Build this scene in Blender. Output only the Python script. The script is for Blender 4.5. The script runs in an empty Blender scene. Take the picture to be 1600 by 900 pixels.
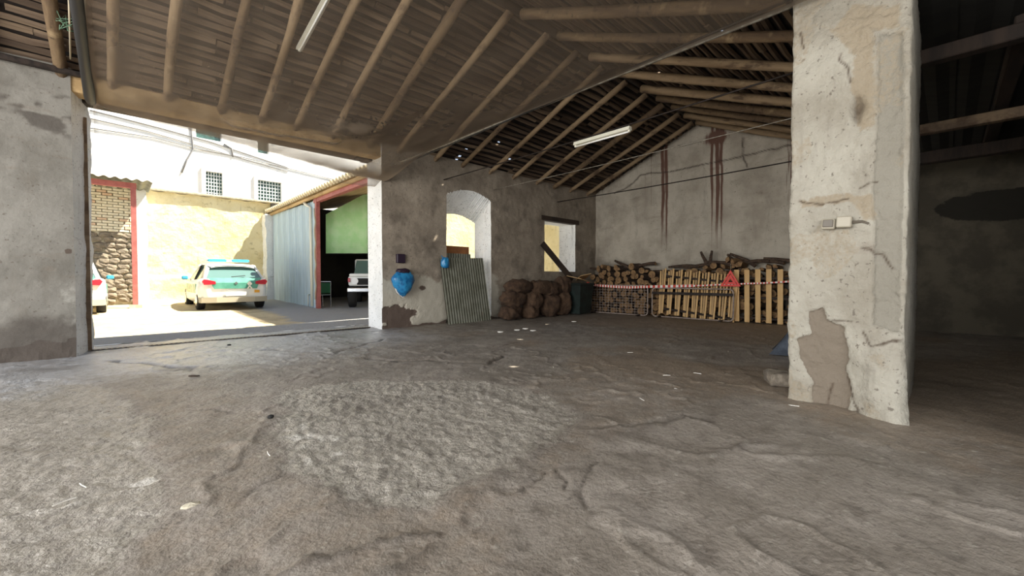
import bpy, math, random
import numpy as np
from mathutils import Vector, Matrix, Euler
random.seed(7); rng = np.random.RandomState(7)
R = math.radians
S = bpy.context.scene
C = S.collection
# ------------------------------------------------------------------ camera
CAMH = 1.1; F = 650.0; YAW = R(43.7); PITCH = R(1.32)
cam = bpy.data.cameras.new('camera'); cam.sensor_width = 36; cam.lens = F/1600*36; cam.clip_start = .05; cam.clip_end = 300
co = bpy.data.objects.new('camera', cam); C.objects.link(co)
co.location = (0, 0, CAMH); co.rotation_euler = (math.pi/2-PITCH, 0, -YAW); S.camera = co
# ------------------------------------------------------------------ world, sun, big lights, exposure
w = bpy.data.worlds.new('sky'); S.world = w; w.use_nodes = True
wn = w.node_tree.nodes; bgn = wn['Background']
sky = wn.new('ShaderNodeTexSky'); sky.sky_type = 'HOSEK_WILKIE'
SUNV = Vector((.54, -.36, 1)).normalized()
sky.sun_direction = SUNV; sky.turbidity = 5; sky.ground_albedo = .4
hs = wn.new('ShaderNodeHueSaturation'); hs.inputs['Saturation'].default_value = .55
w.node_tree.links.new(sky.outputs[0], hs.inputs['Color']); w.node_tree.links.new(hs.outputs[0], bgn.inputs[0])
bgn.inputs[1].default_value = 2.0
sl = bpy.data.lights.new('sun', 'SUN'); sl.energy = 7.0; sl.angle = R(.6); sl.color = (1, .93, .78)
so = bpy.data.objects.new('sun', sl); C.objects.link(so); so.rotation_euler = SUNV.to_track_quat('Z', 'Y').to_euler()
def area(name, loc, target, sx, sy, power, col):
    l = bpy.data.lights.new(name, 'AREA'); l.shape = 'RECTANGLE'; l.size = sx; l.size_y = sy; l.energy = power; l.color = col
    o = bpy.data.objects.new(name, l); C.objects.link(o); o.location = loc
    o.rotation_euler = (Vector(loc)-Vector(target)).to_track_quat('Z', 'Y').to_euler()
# added fill lamps behind and left of the camera, to brighten the hall
area('daylight_left_doorway', (-5.6, 2.6, 2.2), (9, 5.0, .6), 8, 3.4, 440, (1, .98, .94))
area('daylight_rear_doorway', (.2, -3.6, 3.0), (3.2, 6, .3), 4.5, 2.6, 150, (1, .98, .95))
S.view_settings.view_transform = 'Standard'; S.view_settings.look = 'None'
S.view_settings.exposure = 1.22; S.view_settings.gamma = 1; S.view_settings.use_curve_mapping = False
S.cycles.max_bounces = 8; S.cycles.transparent_max_bounces = 12

# ------------------------------------------------------------------ real positions from sight lines
def ray(px, py):
    d = Vector(((px-800)/F, (450-py)/F, -1.0)); return co.rotation_euler.to_matrix() @ d
def at(px, py, X=None, Y=None, Z=None):
    d = ray(px, py)
    t = X/d.x if X is not None else Y/d.y if Y is not None else (Z-CAMH)/d.z
    return Vector((d.x*t, d.y*t, CAMH+d.z*t))
def G(px, py, z=0): return at(px, py, Z=z)
# layout of the building
YW = 8.5; WT = .7; XB = 12.15; RY = 4.9; RZ = 5.5; EZ = 4.0; PL = 1.0
XJ0 = -.40; XJ1 = 4.22
def roofz(y): return RZ-abs(y-RY)*(RZ-EZ)/(YW-RY)

# ------------------------------------------------------------------ numpy noise
def _h(ix, iy, iz):
    n = (ix*374761393 + iy*668265263 + iz*2147483647//7) & 0xffffffff
    n = ((n ^ (n >> 13))*1274126177) & 0xffffffff
    n = (n ^ (n >> 16)) & 0xffffffff
    return n/4294967295.0
def vn(x, y, z=None):
    x = np.asarray(x, float); y = np.asarray(y, float); z = np.zeros_like(x) if z is None else np.asarray(z, float)
    x, y, z = np.broadcast_arrays(x, y, z)
    ix = np.floor(x).astype(np.int64); iy = np.floor(y).astype(np.int64); iz = np.floor(z).astype(np.int64)
    fx = x-ix; fy = y-iy; fz = z-iz
    fx = fx*fx*(3-2*fx); fy = fy*fy*(3-2*fy); fz = fz*fz*(3-2*fz)
    r = 0
    for a in (0, 1):
        for b in (0, 1):
            for c in (0, 1):
                wgt = (fx if a else 1-fx)*(fy if b else 1-fy)*(fz if c else 1-fz)
                r = r+wgt*_h(ix+a, iy+b, iz+c)
    return r*2-1
def fbm(x, y, z=None, o=4):
    x = np.asarray(x, float); y = np.asarray(y, float); s = 0; a = .5; k = 1
    for i in range(o):
        s = s+a*vn(x*k+17.3*i, y*k-9.1*i, None if z is None else np.asarray(z)*k); a *= .5; k *= 2.03
    return s
def sst(a, b, x): t = np.clip((x-a)/(b-a), 0, 1); return t*t*(3-2*t)
def inpoly(x, y, P):
    """signed distance to polygon (positive inside)"""
    n = len(P); ins = np.zeros(x.shape, bool); d = np.full(x.shape, 1e9)
    for i in range(n):
        x0, y0 = P[i][0], P[i][1]; x1, y1 = P[(i+1) % n][0], P[(i+1) % n][1]
        c = ((y0 > y) != (y1 > y)) & (x < (x1-x0)*(y-y0)/((y1-y0) if y1 != y0 else 1e-9)+x0); ins ^= c
        d = np.minimum(d, segd(x, y, (x0, y0), (x1, y1)))
    return np.where(ins, d, -d)
def segd(x, y, a, b):
    dx, dy = b[0]-a[0], b[1]-a[1]; L = dx*dx+dy*dy+1e-12
    t = np.clip(((x-a[0])*dx+(y-a[1])*dy)/L, 0, 1)
    return np.hypot(x-a[0]-t*dx, y-a[1]-t*dy)
def pathd(x, y, P):
    d = np.full(np.shape(x), 1e9)
    for a, b in zip(P[:-1], P[1:]): d = np.minimum(d, segd(x, y, a, b))
    return d

# ------------------------------------------------------------------ materials
def lin(c):
    if isinstance(c, str):
        c = [int(c[i:i+2], 16)/255 for i in (0, 2, 4)]
        c = [v/12.92 if v <= .04045 else ((v+.055)/1.055)**2.4 for v in c]
    return (c[0], c[1], c[2], 1)
def mat(name, c, c2=None, sc=4, lo=.4, hi=.6, rough=.8, metal=0, bump=0, bsc=40, stretch=(1, 1, 1), layers=(), rough2=None, emit=None, spec=.5, det=6, bvor=False, alpha=None):
    """layers: dicts(kind noise|attr|stripe, color, sc, lo, hi, stretch, attr, rough)"""
    m = bpy.data.materials.new(name); m.use_nodes = True
    nt = m.node_tree; N = nt.nodes; L = nt.links; b = N['Principled BSDF']
    b.inputs['Roughness'].default_value = rough; b.inputs['Metallic'].default_value = metal
    b.inputs['Specular IOR Level'].default_value = spec
    tc = N.new('ShaderNodeTexCoord')
    def noise(sc, stretch, det=6, dist=0):
        mp = N.new('ShaderNodeMapping'); mp.inputs['Scale'].default_value = stretch; L.new(tc.outputs['Object'], mp.inputs[0])
        n = N.new('ShaderNodeTexNoise'); n.inputs['Scale'].default_value = sc; n.inputs['Detail'].default_value = det
        n.inputs['Roughness'].default_value = .62; n.inputs['Distortion'].default_value = dist
        L.new(mp.outputs[0], n.inputs[0]); return n.outputs[0]
    def ramp(s, lo, hi):
        r = N.new('ShaderNodeMapRange'); r.interpolation_type = 'SMOOTHSTEP'; L.new(s, r.inputs[0])
        r.inputs[1].default_value = lo; r.inputs[2].default_value = hi; return r.outputs[0]
    def mix(fac, a, bb):
        x = N.new('ShaderNodeMix'); x.data_type = 'RGBA'; L.new(fac, x.inputs[0])
        for s, v in ((6, a), (7, bb)):
            if hasattr(v, 'links'): L.new(v, x.inputs[s])
            else: x.inputs[s].default_value = lin(v)
        return x.outputs[2]
    col = None; rg = None
    if c2 is not None: col = mix(ramp(noise(sc, stretch, det), lo, hi), c, c2)
    for l in layers:
        if l['kind'] == 'noise': f = ramp(noise(l.get('sc', 4), l.get('stretch', (1, 1, 1)), l.get('det', 6), l.get('dist', 0)), l['lo'], l['hi'])
        elif l['kind'] == 'attr':
            a = N.new('ShaderNodeAttribute'); a.attribute_name = l['attr']; f = a.outputs['Fac']
            if 'nsc' in l:   # break the edge with noise
                nn = noise(l['nsc'], l.get('stretch', (1, 1, 1)))
                ad = N.new('ShaderNodeMath'); ad.operation = 'MULTIPLY_ADD'; L.new(nn, ad.inputs[0]); ad.inputs[1].default_value = l.get('namp', 1); L.new(f, ad.inputs[2])
                f = ramp(ad.outputs[0], l['lo'], l['hi'])
        if 'mul' in l:
            mu = N.new('ShaderNodeMath'); mu.operation = 'MULTIPLY'; L.new(f, mu.inputs[0]); mu.inputs[1].default_value = l['mul']; f = mu.outputs[0]
        col = mix(f, col if col is not None else c, l['color'])
        if 'rough' in l:
            x = N.new('ShaderNodeMix'); L.new(f, x.inputs[0]); x.inputs[3].default_value = l['rough']
            if rg is None: x.inputs[2].default_value = rough
            else: L.new(rg, x.inputs[2])
            rg = x.outputs[0]
    if col is not None: L.new(col, b.inputs['Base Color'])
    else: b.inputs['Base Color'].default_value = lin(c)
    if rg is not None: L.new(rg, b.inputs['Roughness'])
    if bump:
        bp = N.new('ShaderNodeBump'); bp.inputs['Strength'].default_value = 1; bp.inputs['Distance'].default_value = bump
        if bvor:
            v = N.new('ShaderNodeTexVoronoi'); v.inputs['Scale'].default_value = bsc; L.new(tc.outputs['Object'], v.inputs[0]); L.new(v.outputs[0], bp.inputs['Height'])
        else: L.new(noise(bsc, stretch), bp.inputs['Height'])
        L.new(bp.outputs[0], b.inputs['Normal'])
    if emit: b.inputs['Emission Color'].default_value = lin(emit[0]); b.inputs['Emission Strength'].default_value = emit[1]
    if alpha is not None: b.inputs['Alpha'].default_value = alpha
    return m

# ------------------------------------------------------------------ mesh builder
class MB:
    def __init__(s): s.v = []; s.f = []; s.m = []
    def add(s, vs, fs, mi=0):
        o = len(s.v); s.v += [tuple(v) for v in vs]; s.f += [tuple(i+o for i in f) for f in fs]; s.m += [mi]*len(fs); return s
    def box(s, c, d, rot=None, mi=0, bev=0):
        x, y, z = d[0]/2, d[1]/2, d[2]/2
        if bev:
            vs = []
            for sx in (-1, 1):
                for sy in (-1, 1):
                    for sz in (-1, 1):
                        vs += [(sx*(x-bev), sy*(y-bev), sz*z), (sx*(x-bev), sy*y, sz*(z-bev)), (sx*x, sy*(y-bev), sz*(z-bev))]
            I = lambda a, b, c, k: ((a*4+b*2+c)*3+k)
            fs = []
            for c_ in (0, 1): fs.append([I(0, 0, c_, 0), I(1, 0, c_, 0), I(1, 1, c_, 0), I(0, 1, c_, 0)])
            for b_ in (0, 1): fs.append([I(0, b_, 0, 1), I(1, b_, 0, 1), I(1, b_, 1, 1), I(0, b_, 1, 1)])
            for a_ in (0, 1): fs.append([I(a_, 0, 0, 2), I(a_, 1, 0, 2), I(a_, 1, 1, 2), I(a_, 0, 1, 2)])
            for a_ in (0, 1):
                for b_ in (0, 1): fs.append([I(a_, b_, 0, 1), I(a_, b_, 1, 1), I(a_, b_, 1, 2), I(a_, b_, 0, 2)])
                for c_ in (0, 1): fs.append([I(a_, 0, c_, 0), I(a_, 1, c_, 0), I(a_, 1, c_, 2), I(a_, 0, c_, 2)])
            for b_ in (0, 1):
                for c_ in (0, 1): fs.append([I(0, b_, c_, 0), I(1, b_, c_, 0), I(1, b_, c_, 1), I(0, b_, c_, 1)])
            for a_ in (0, 1):
                for b_ in (0, 1):
                    for c_ in (0, 1): fs.append([I(a_, b_, c_, 0), I(a_, b_, c_, 1), I(a_, b_, c_, 2)])
        else:
            vs = [(sx*x, sy*y, sz*z) for sx in (-1, 1) for sy in (-1, 1) for sz in (-1, 1)]
            fs = [(0, 1, 3, 2), (4, 6, 7, 5), (0, 4, 5, 1), (2, 3, 7, 6), (0, 2, 6, 4), (1, 5, 7, 3)]
        M = rot.to_matrix() if isinstance(rot, Euler) else (rot if rot is not None else Matrix.Identity(3))
        return s.add([M @ Vector(v)+Vector(c) for v in vs], fs, mi)
    def tube(s, pts, r, n=8, mi=0, cap=True, capmi=None, jit=0):
        pts = [Vector(p) for p in pts]; k = len(pts); vs = []
        rr = r if isinstance(r, (list, tuple)) else [r]*k
        up = Vector((0, 0, 1)); d0 = (pts[1]-pts[0]).normalized()
        if abs(d0.z) > .9: up = Vector((1, 0, 0))
        a = d0.cross(up).normalized()
        for i, p in enumerate(pts):
            d = (pts[min(i+1, k-1)]-pts[max(i-1, 0)]).normalized()
            a = (a-d*a.dot(d)).normalized(); b = d.cross(a)
            for j in range(n):
                t = 2*math.pi*j/n; q = rr[i]*(1+(random.uniform(-jit, jit) if jit else 0))
                vs.append(p+(a*math.cos(t)+b*math.sin(t))*q)
        fs = [(i*n+j, i*n+(j+1) % n, (i+1)*n+(j+1) % n, (i+1)*n+j) for i in range(k-1) for j in range(n)]
        s.add(vs, fs, mi)
        if cap:
            o = len(s.v)-len(vs)
            s.f += [tuple(o+j for j in range(n))[::-1], tuple(o+(k-1)*n+j for j in range(n))]; s.m += [mi if capmi is None else capmi]*2
        return s
    def prism(s, poly, h, M=None, mi=0):
        """poly in local xz extruded along y by h"""
        n = len(poly); M = M or Matrix.Identity(4)
        vs = [M @ Vector((p[0], 0, p[1])) for p in poly]+[M @ Vector((p[0], h, p[1])) for p in poly]
        fs = [tuple(range(n)), tuple(range(2*n-1, n-1, -1))]+[(i, n+i, n+(i+1) % n, (i+1) % n) for i in range(n)]
        return s.add(vs, fs, mi)
    def grid(s, P, mi=0, flip=False):
        """P: rows of points"""
        o = len(s.v); nr = len(P); nc = len(P[0])
        for r_ in P: s.v += [tuple(p) for p in r_]
        for i in range(nr-1):
            for j in range(nc-1):
                q = (o+i*nc+j, o+i*nc+j+1, o+(i+1)*nc+j+1, o+(i+1)*nc+j); s.f.append(q[::-1] if flip else q); s.m.append(mi)
        return s
    def mesh(s, name, mats, smooth=False):
        me = bpy.data.meshes.new(name); me.from_pydata(s.v, [], s.f)
        for m in (mats if isinstance(mats, (list, tuple)) else [mats]): me.materials.append(m)
        if any(s.m): me.polygons.foreach_set('material_index', s.m)
        if smooth: me.polygons.foreach_set('use_smooth', [True]*len(s.f))
        me.update(); return me
    def obj(s, name, mats, parent=None, smooth=False, **k): return link(name, s.mesh(name, mats, smooth), parent, **k)
def link(name, me, parent=None, loc=None, rot=None, **k):
    o = bpy.data.objects.new(name, me); C.objects.link(o)
    if parent: o.parent = parent
    if loc is not None: o.location = loc
    if rot is not None: o.rotation_euler = rot
    for a, b in k.items(): o[a] = b
    return o
def thing(name, label, cat, loc=(0, 0, 0), rot=(0, 0, 0), group=None):
    o = link(name, None, None, loc, rot); tag(o, label, cat, group); o.empty_display_size = .1; return o
def tag(o, label, cat, group=None):
    o['label'] = label; o['category'] = cat
    if group: o['group'] = group
    return o
def dup(root, loc, rot, label, group=None):
    r = root.copy(); C.objects.link(r); r.location = loc; r.rotation_euler = rot; r['label'] = label
    if group: r['group'] = group
    for ch in list(root.children):
        c = ch.copy(); C.objects.link(c); c.parent = r
        for g in list(ch.children):
            d = g.copy(); C.objects.link(d); d.parent = c
    return r
def npmesh(name, V, Fq, mats, attrs=None, smooth=True, mi=None):
    me = bpy.data.meshes.new(name); V = np.ascontiguousarray(V, dtype=np.float32); Fq = np.ascontiguousarray(Fq, dtype=np.int32)
    me.vertices.add(len(V)); me.vertices.foreach_set('co', V.ravel())
    me.loops.add(Fq.size); me.loops.foreach_set('vertex_index', Fq.ravel())
    me.polygons.add(len(Fq)); me.polygons.foreach_set('loop_start', np.arange(0, Fq.size, 4, dtype=np.int32))
    for m in (mats if isinstance(mats, (list, tuple)) else [mats]): me.materials.append(m)
    if mi is not None: me.polygons.foreach_set('material_index', mi.astype(np.int32))
    me.update(calc_edges=True)
    me.polygons.foreach_set('use_smooth', np.full(len(Fq), smooth))
    for k, a in (attrs or {}).items():
        t = me.attributes.new(k, 'FLOAT', 'POINT'); t.data.foreach_set('value', np.ascontiguousarray(a, dtype=np.float32))
    me.validate(); return me
def gridfaces(nu, nv):
    i, j = np.meshgrid(np.arange(nu-1), np.arange(nv-1), indexing='ij')
    a = (i*nv+j).ravel(); return np.stack([a, a+nv, a+nv+1, a+1], 1)

# ================================================================== MATERIALS
M = {}
M['floor'] = mat('floor_concrete', '9d948a', '857c71', sc=1.6, lo=.35, hi=.65, rough=.55, spec=1.0, bump=.022, bsc=30, layers=[
    dict(kind='noise', color='5f564d', sc=5, lo=.52, hi=.72, mul=.6),
    dict(kind='attr', attr='brown', color='8c7a66', nsc=6, namp=.8, lo=.75, hi=1.2, mul=.75),
    dict(kind='attr', attr='agg', color='aba499', nsc=9, namp=.7, lo=.6, hi=1.15, rough=.26, mul=.85), 
    dict(kind='attr', attr='wet', color='b9bbbf', nsc=5, namp=.8, lo=.75, hi=1.3, mul=.8, rough=.26),  # damp gloss; its light grey also paints the doorway sheen
    dict(kind='noise', color='3d362f', sc=42, lo=.56, hi=.68, mul=.5), dict(kind='noise', color='5e554b', sc=.9, lo=.52, hi=.66, mul=.45),
    dict(kind='noise', color='5b534a', sc=13, lo=.54, hi=.68, mul=.5), dict(kind='noise', color='bfb8ad', sc=17, lo=.58, hi=.70, mul=.45), dict(kind='noise', color='c9c4bb', sc=90, lo=.66, hi=.76, mul=.5),
    dict(kind='attr', attr='crack', color='3a332d', mul=.85),
    dict(kind='attr', attr='pale', color='d2cdc4', nsc=30, namp=.8, lo=.9, hi=1.2)])  # whitish joint and chalk, also floor shine painted white
_nt = M['floor'].node_tree; _N = _nt.nodes; _L = _nt.links
_b = next(n for n in _N if n.type == 'BUMP'); _h0 = _b.inputs['Height'].links[0].from_socket
_a = _N.new('ShaderNodeAttribute'); _a.attribute_name = 'agg'
_m = _N.new('ShaderNodeMapRange'); _L.new(_a.outputs['Fac'], _m.inputs[0]); _m.inputs[3].default_value = .5; _m.inputs[4].default_value = 1.15
_x = _N.new('ShaderNodeMath'); _x.operation = 'MULTIPLY'; _L.new(_h0, _x.inputs[0]); _L.new(_m.outputs[0], _x.inputs[1]); _L.new(_x.outputs[0], _b.inputs['Height'])
M['yard'] = mat('yard_ground', 'cdbb95', 'b8a684', sc=2.2, rough=.85, bump=.02, bsc=20, layers=[
    dict(kind='attr', attr='grey', color='9a9a9a', nsc=3, namp=.6, lo=.6, hi=1.0), dict(kind='noise', color='8f8168', sc=9, lo=.55, hi=.75, mul=.6)])
def plaster(name, c, c2, extra=(), bump=.006, rough=.85, speck='5b5148', speckmul=.7, slo=.62):
    return mat(name, c, c2, sc=1.3, lo=.35, hi=.68, rough=rough, bump=bump, bsc=26, layers=[
        dict(kind='noise', color='6d655a', sc=3.2, lo=.55, hi=.8, stretch=(1.6, 1.6, .35), mul=.5),
        dict(kind='noise', color='77695b', sc=2.3, lo=.58, hi=.75, stretch=(.6, .6, 2.4), mul=.45),
        dict(kind='noise', color=speck, sc=24, lo=slo, hi=slo+.07, mul=speckmul)]+list(extra))
M['wall_in'] = plaster('old_grey_plaster', '9c9080', '7d7264', [
    dict(kind='noise', color='524940', sc=1.7, lo=.5, hi=.7, mul=.55), dict(kind='noise', color='a9a090', sc=5, lo=.58, hi=.72, mul=.4),
    dict(kind='attr', attr='white', color='b3ac9d', nsc=7, namp=.8, lo=.85, hi=1.15),
    dict(kind='attr', attr='bare', color='5a4c43', nsc=9, namp=.6, lo=.8, hi=.95),
    dict(kind='attr', attr='soot', color='4b443e', nsc=4, namp=.5, lo=.6, hi=1.1, mul=.8)], slo=.585)
M['wall_left'] = plaster('cool_grey_plaster', '87837b', '6f6b63', [  # same plaster as the right piece, darkened to offset strong lamp light
    dict(kind='attr', attr='white', color='a9a69d', nsc=7, namp=.8, lo=.85, hi=1.15),
    dict(kind='attr', attr='bare', color='54483f', nsc=9, namp=.6, lo=.8, hi=.95),
    dict(kind='attr', attr='soot', color='4b443e', nsc=4, namp=.5, lo=.6, hi=1.1, mul=.8)], slo=.6)
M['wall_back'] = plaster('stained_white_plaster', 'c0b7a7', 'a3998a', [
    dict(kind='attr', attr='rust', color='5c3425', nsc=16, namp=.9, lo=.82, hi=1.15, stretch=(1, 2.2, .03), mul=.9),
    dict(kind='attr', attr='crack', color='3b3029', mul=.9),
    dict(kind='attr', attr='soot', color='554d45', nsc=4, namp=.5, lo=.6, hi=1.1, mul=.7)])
M['pillar'] = plaster('flaking_whitewash', 'aca79a', '90897b', [
    dict(kind='attr', attr='grey', color='888377', nsc=8, namp=.5, lo=.6, hi=.9, mul=.85),
    dict(kind='attr', attr='rough', color='978a75', nsc=30, namp=.9, lo=.92, hi=1.35, mul=.9),
    dict(kind='attr', attr='bare', color='7c7163', nsc=14, namp=.35, lo=.62, hi=.72),
    dict(kind='attr', attr='crack', color='4a3a2c', mul=.9)], bump=.02, slo=.60)
M['white_reveal'] = plaster('whitewashed_reveal', 'f0f0ee', 'dedfdd', speckmul=.8, slo=.6)
M['wood'] = mat('weathered_board', '847059', '5d4d3f', sc=3, lo=.35, hi=.65, rough=.85, bump=.006, bsc=22, stretch=(.12, 1, 1), layers=[
    dict(kind='noise', color='4b382a', sc=5, lo=.5, hi=.7, stretch=(.1, 1, 1), mul=.8), dict(kind='noise', color='93806a', sc=7, lo=.6, hi=.8, stretch=(.08, 1, 1), mul=.6)])
M['wood_b'] = mat('darker_board', '574636', '3f3227', sc=3, lo=.35, hi=.65, rough=.88, bump=.006, bsc=22, stretch=(.12, 1, 1), layers=[
    dict(kind='noise', color='33261d', sc=5, lo=.5, hi=.7, stretch=(.1, 1, 1), mul=.8)])
M['log'] = mat('round_rafter_wood', '998264', '776147', sc=5, lo=.35, hi=.65, rough=.8, bump=.006, bsc=26, stretch=(1, .14, 1), layers=[
    dict(kind='noise', color='4a3728', sc=7, lo=.50, hi=.66, stretch=(1, .35, 1), mul=.85), dict(kind='noise', color='b8a382', sc=3, lo=.58, hi=.75, mul=.6)])
M['log_b'] = mat('darker_rafter_wood', '7b6549', '5b4835', sc=4, lo=.35, hi=.6, rough=.85, bump=.01, bsc=22, stretch=(1, .2, 1), layers=[dict(kind='noise', color='a08a68', sc=3, lo=.55, hi=.7, mul=.7), dict(kind='noise', color='33261d', sc=9, lo=.56, hi=.68, mul=.7)])
M['tile_dark'] = mat('tile_underside', '1a1410', '261d17', sc=8, rough=.95)
M['soot'] = mat('dark_plaster', '38332b', '2b2721', sc=1.4, rough=.9, bump=.006, bsc=18, layers=[dict(kind='attr', attr='patch', color='1a1813', nsc=6, namp=.5, lo=.7, hi=.9)])  # the side bay's shade is put into this dark colour
M['dark_sheet'] = mat('dark_roof_sheet', '1f1e19', '151411', sc=6, rough=.85, stretch=(1, .2, 1))
M['steel'] = mat('dull_steel', 'a8a294', '857c6e', sc=14, rough=.5, metal=.2)
M['dark_steel'] = mat('dark_rusty_steel', '3a302a', '251f1c', sc=12, rough=.6, metal=.5)
M['white'] = mat('white_enamel', 'e6e2d0', rough=.35)
M['tubeglass'] = mat('milky_tube', 'f5f4ee', rough=.2)
M['bark'] = mat('firewood_bark', '564436', '382b22', sc=14, rough=.9, bump=.01, bsc=30, layers=[dict(kind='noise', color='604b3a', sc=9, lo=.58, hi=.7)])
M['cut'] = mat('firewood_cut_face', '9a7a52', '6e5238', sc=9, rough=.85, layers=[dict(kind='noise', color='a08059', sc=4, lo=.55, hi=.7)])
M['slat'] = mat('pine_slat', 'e2bd86', 'cda36a', sc=6, lo=.3, hi=.7, rough=.75, stretch=(1, 1, .12), bump=.002, bsc=40, layers=[dict(kind='noise', color='8f673b', sc=10, lo=.6, hi=.75, stretch=(1, 1, .1), mul=.6)])
M['slat_b'] = mat('greyed_slat', 'c7a679', 'aa8a60', sc=6, lo=.3, hi=.7, rough=.8, stretch=(1, 1, .12))
M['sack'] = mat('brown_sackcloth', '55402f', '3d2c20', sc=5, rough=.95, bump=.03, bsc=9, layers=[dict(kind='noise', color='2b1c14', sc=7, lo=.56, hi=.72, mul=.7)])
M['sack_b'] = mat('tan_sackcloth', '5e4836', '4a3728', sc=6, rough=.95, bump=.03, bsc=11)
M['corr'] = mat('grey_green_sheet', '7d7d70', '6a6a5c', sc=3, rough=.55, metal=.35, layers=[dict(kind='noise', color='6d5d4a', sc=4, lo=.6, hi=.78, stretch=(1, 1, .4), mul=.8)])
M['bluecorr'] = mat('pale_blue_sheet', 'c6d8e0', 'b2c4cc', sc=2, rough=.6, metal=.1, stretch=(1, 1, .15), layers=[dict(kind='noise', color='77878c', sc=5, lo=.58, hi=.75, stretch=(1, 3, .1), mul=.7)])
M['blue'] = mat('blue_plastic', '2f86b8', '1b5f92', sc=7, rough=.28, bump=.01, bsc=12, layers=[dict(kind='noise', color='8ed3ea', sc=9, lo=.64, hi=.76, mul=.7)])
M['purple'] = mat('dark_purple_plastic', '2a1c2c', rough=.5)
M['board'] = mat('brown_hardboard', '9a653a', '7f5230', sc=3, rough=.75)
M['darkwood'] = mat('dark_timber', '3a2d24', '271e18', sc=6, rough=.8, stretch=(.2, 1, .2))
M['red'] = mat('triangle_red', 'e0301f', rough=.35)
M['tapered'] = mat('tape_red', 'cf4333', rough=.5)
M['tapewhite'] = mat('tape_white', 'ece6dd', rough=.5)
M['bin'] = mat('dark_green_plastic', '1d2a26', '141d1a', sc=4, rough=.6)
M['denim'] = mat('blue_grey_cloth', '4b525d', '383e48', sc=5, rough=.9, bump=.004, bsc=60, layers=[dict(kind='noise', color='7c8798', sc=4, lo=.58, hi=.75, mul=.6)])
M['rubber'] = mat('black_rubber', '1b1a19', rough=.8)
M['foam'] = mat('dusty_grey_block', '8a8072', '6a6156', sc=10, rough=.9, bump=.008, bsc=40)
M['yellow'] = mat('ochre_render', 'e6d9b0', 'd8c692', sc=1.2, lo=.3, hi=.7, rough=.9, bump=.03, bsc=7, layers=[
    dict(kind='noise', color='9c8a5c', sc=5, lo=.56, hi=.75, mul=.7), dict(kind='noise', color='8a795a', sc=2.5, lo=.6, hi=.75, stretch=(2, 2, .3), mul=.5),
    dict(kind='noise', color='e8dcb6', sc=3, lo=.6, hi=.75, mul=.6)])
M['brickw'] = mat('whitewashed_brick', 'e6dfcc', 'd6ccb6', sc=5, rough=.9, bump=.006, bsc=40)
M['brickr'] = mat('salmon_brick', 'd8c0a8', 'cdb097', sc=5, rough=.9)
M['mortar'] = mat('grey_mortar', 'c4bba6', 'a89f8c', sc=8, rough=.95)
M['stone'] = mat('rubble_stone', '8e8272', '6d6357', sc=4, rough=.9, bump=.02, bsc=12)
M['redsteel'] = mat('red_oxide_steel', 'a9625c', '9a5550', sc=6, rough=.6)
M['facade'] = mat('white_render', 'f6f6f4', 'eeeeec', sc=1.5, rough=.9, bump=.01, bsc=8)
M['windowglass'] = mat('green_grey_glass', '4f6b66', '3d5551', sc=3, rough=.15)
M['grille'] = mat('white_grille', 'dfe4e2', rough=.5)
M['clay'] = mat('roof_tile_clay', 'd8cdb0', 'b9a888', sc=6, rough=.9)
M['timber_soffit'] = mat('pale_timber', 'c3a578', 'a98b60', sc=4, rough=.8, stretch=(1, .2, 1))
M['greensheet'] = mat('pale_green_sheet', 'd4ffc4', 'c4fab2', sc=3, rough=.6)
M['greensheet'].node_tree.nodes['Principled BSDF'].inputs['Transmission Weight'].default_value = .0
M['carwhite'] = mat('car_white_paint', 'e9ecea', rough=.25, spec=.6)
M['cargreen'] = mat('car_green_paint', '5f9f8d', '4f8f7e', sc=3, rough=.25)
M['carglass'] = mat('car_glass', '5d7b78', rough=.08, spec=.8)
M['carlamp'] = mat('car_red_lamp', 'b02434', rough=.2)
M['beaconblue'] = mat('beacon_blue', '3f9cc0', rough=.2)
M['bumper'] = mat('grey_bumper', 'a9a391', rough=.6)
M['chrome'] = mat('bright_metal', 'c9ccd0', rough=.2, metal=.9)
M['lens'] = mat('clear_lens', 'f4f6f6', rough=.1)
M['chairgreen'] = mat('green_plastic', '1f5a3a', rough=.5)
M['switch'] = mat('grey_switch_plastic', 'a39b8a', rough=.5)
M['switch_b'] = mat('dark_switch_plastic', '5d554a', rough=.5)
M['rope'] = mat('pale_rope', 'b9ad94', rough=.9)
M['twine'] = mat('green_twine', '6b8a70', rough=.9)
M['cablegrey'] = mat('grey_cable', '7f7f80', rough=.6)
M['black'] = mat('black_cable', '191614', rough=.6)
M['paper'] = mat('white_paper', 'f0eee6', rough=.8)
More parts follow.
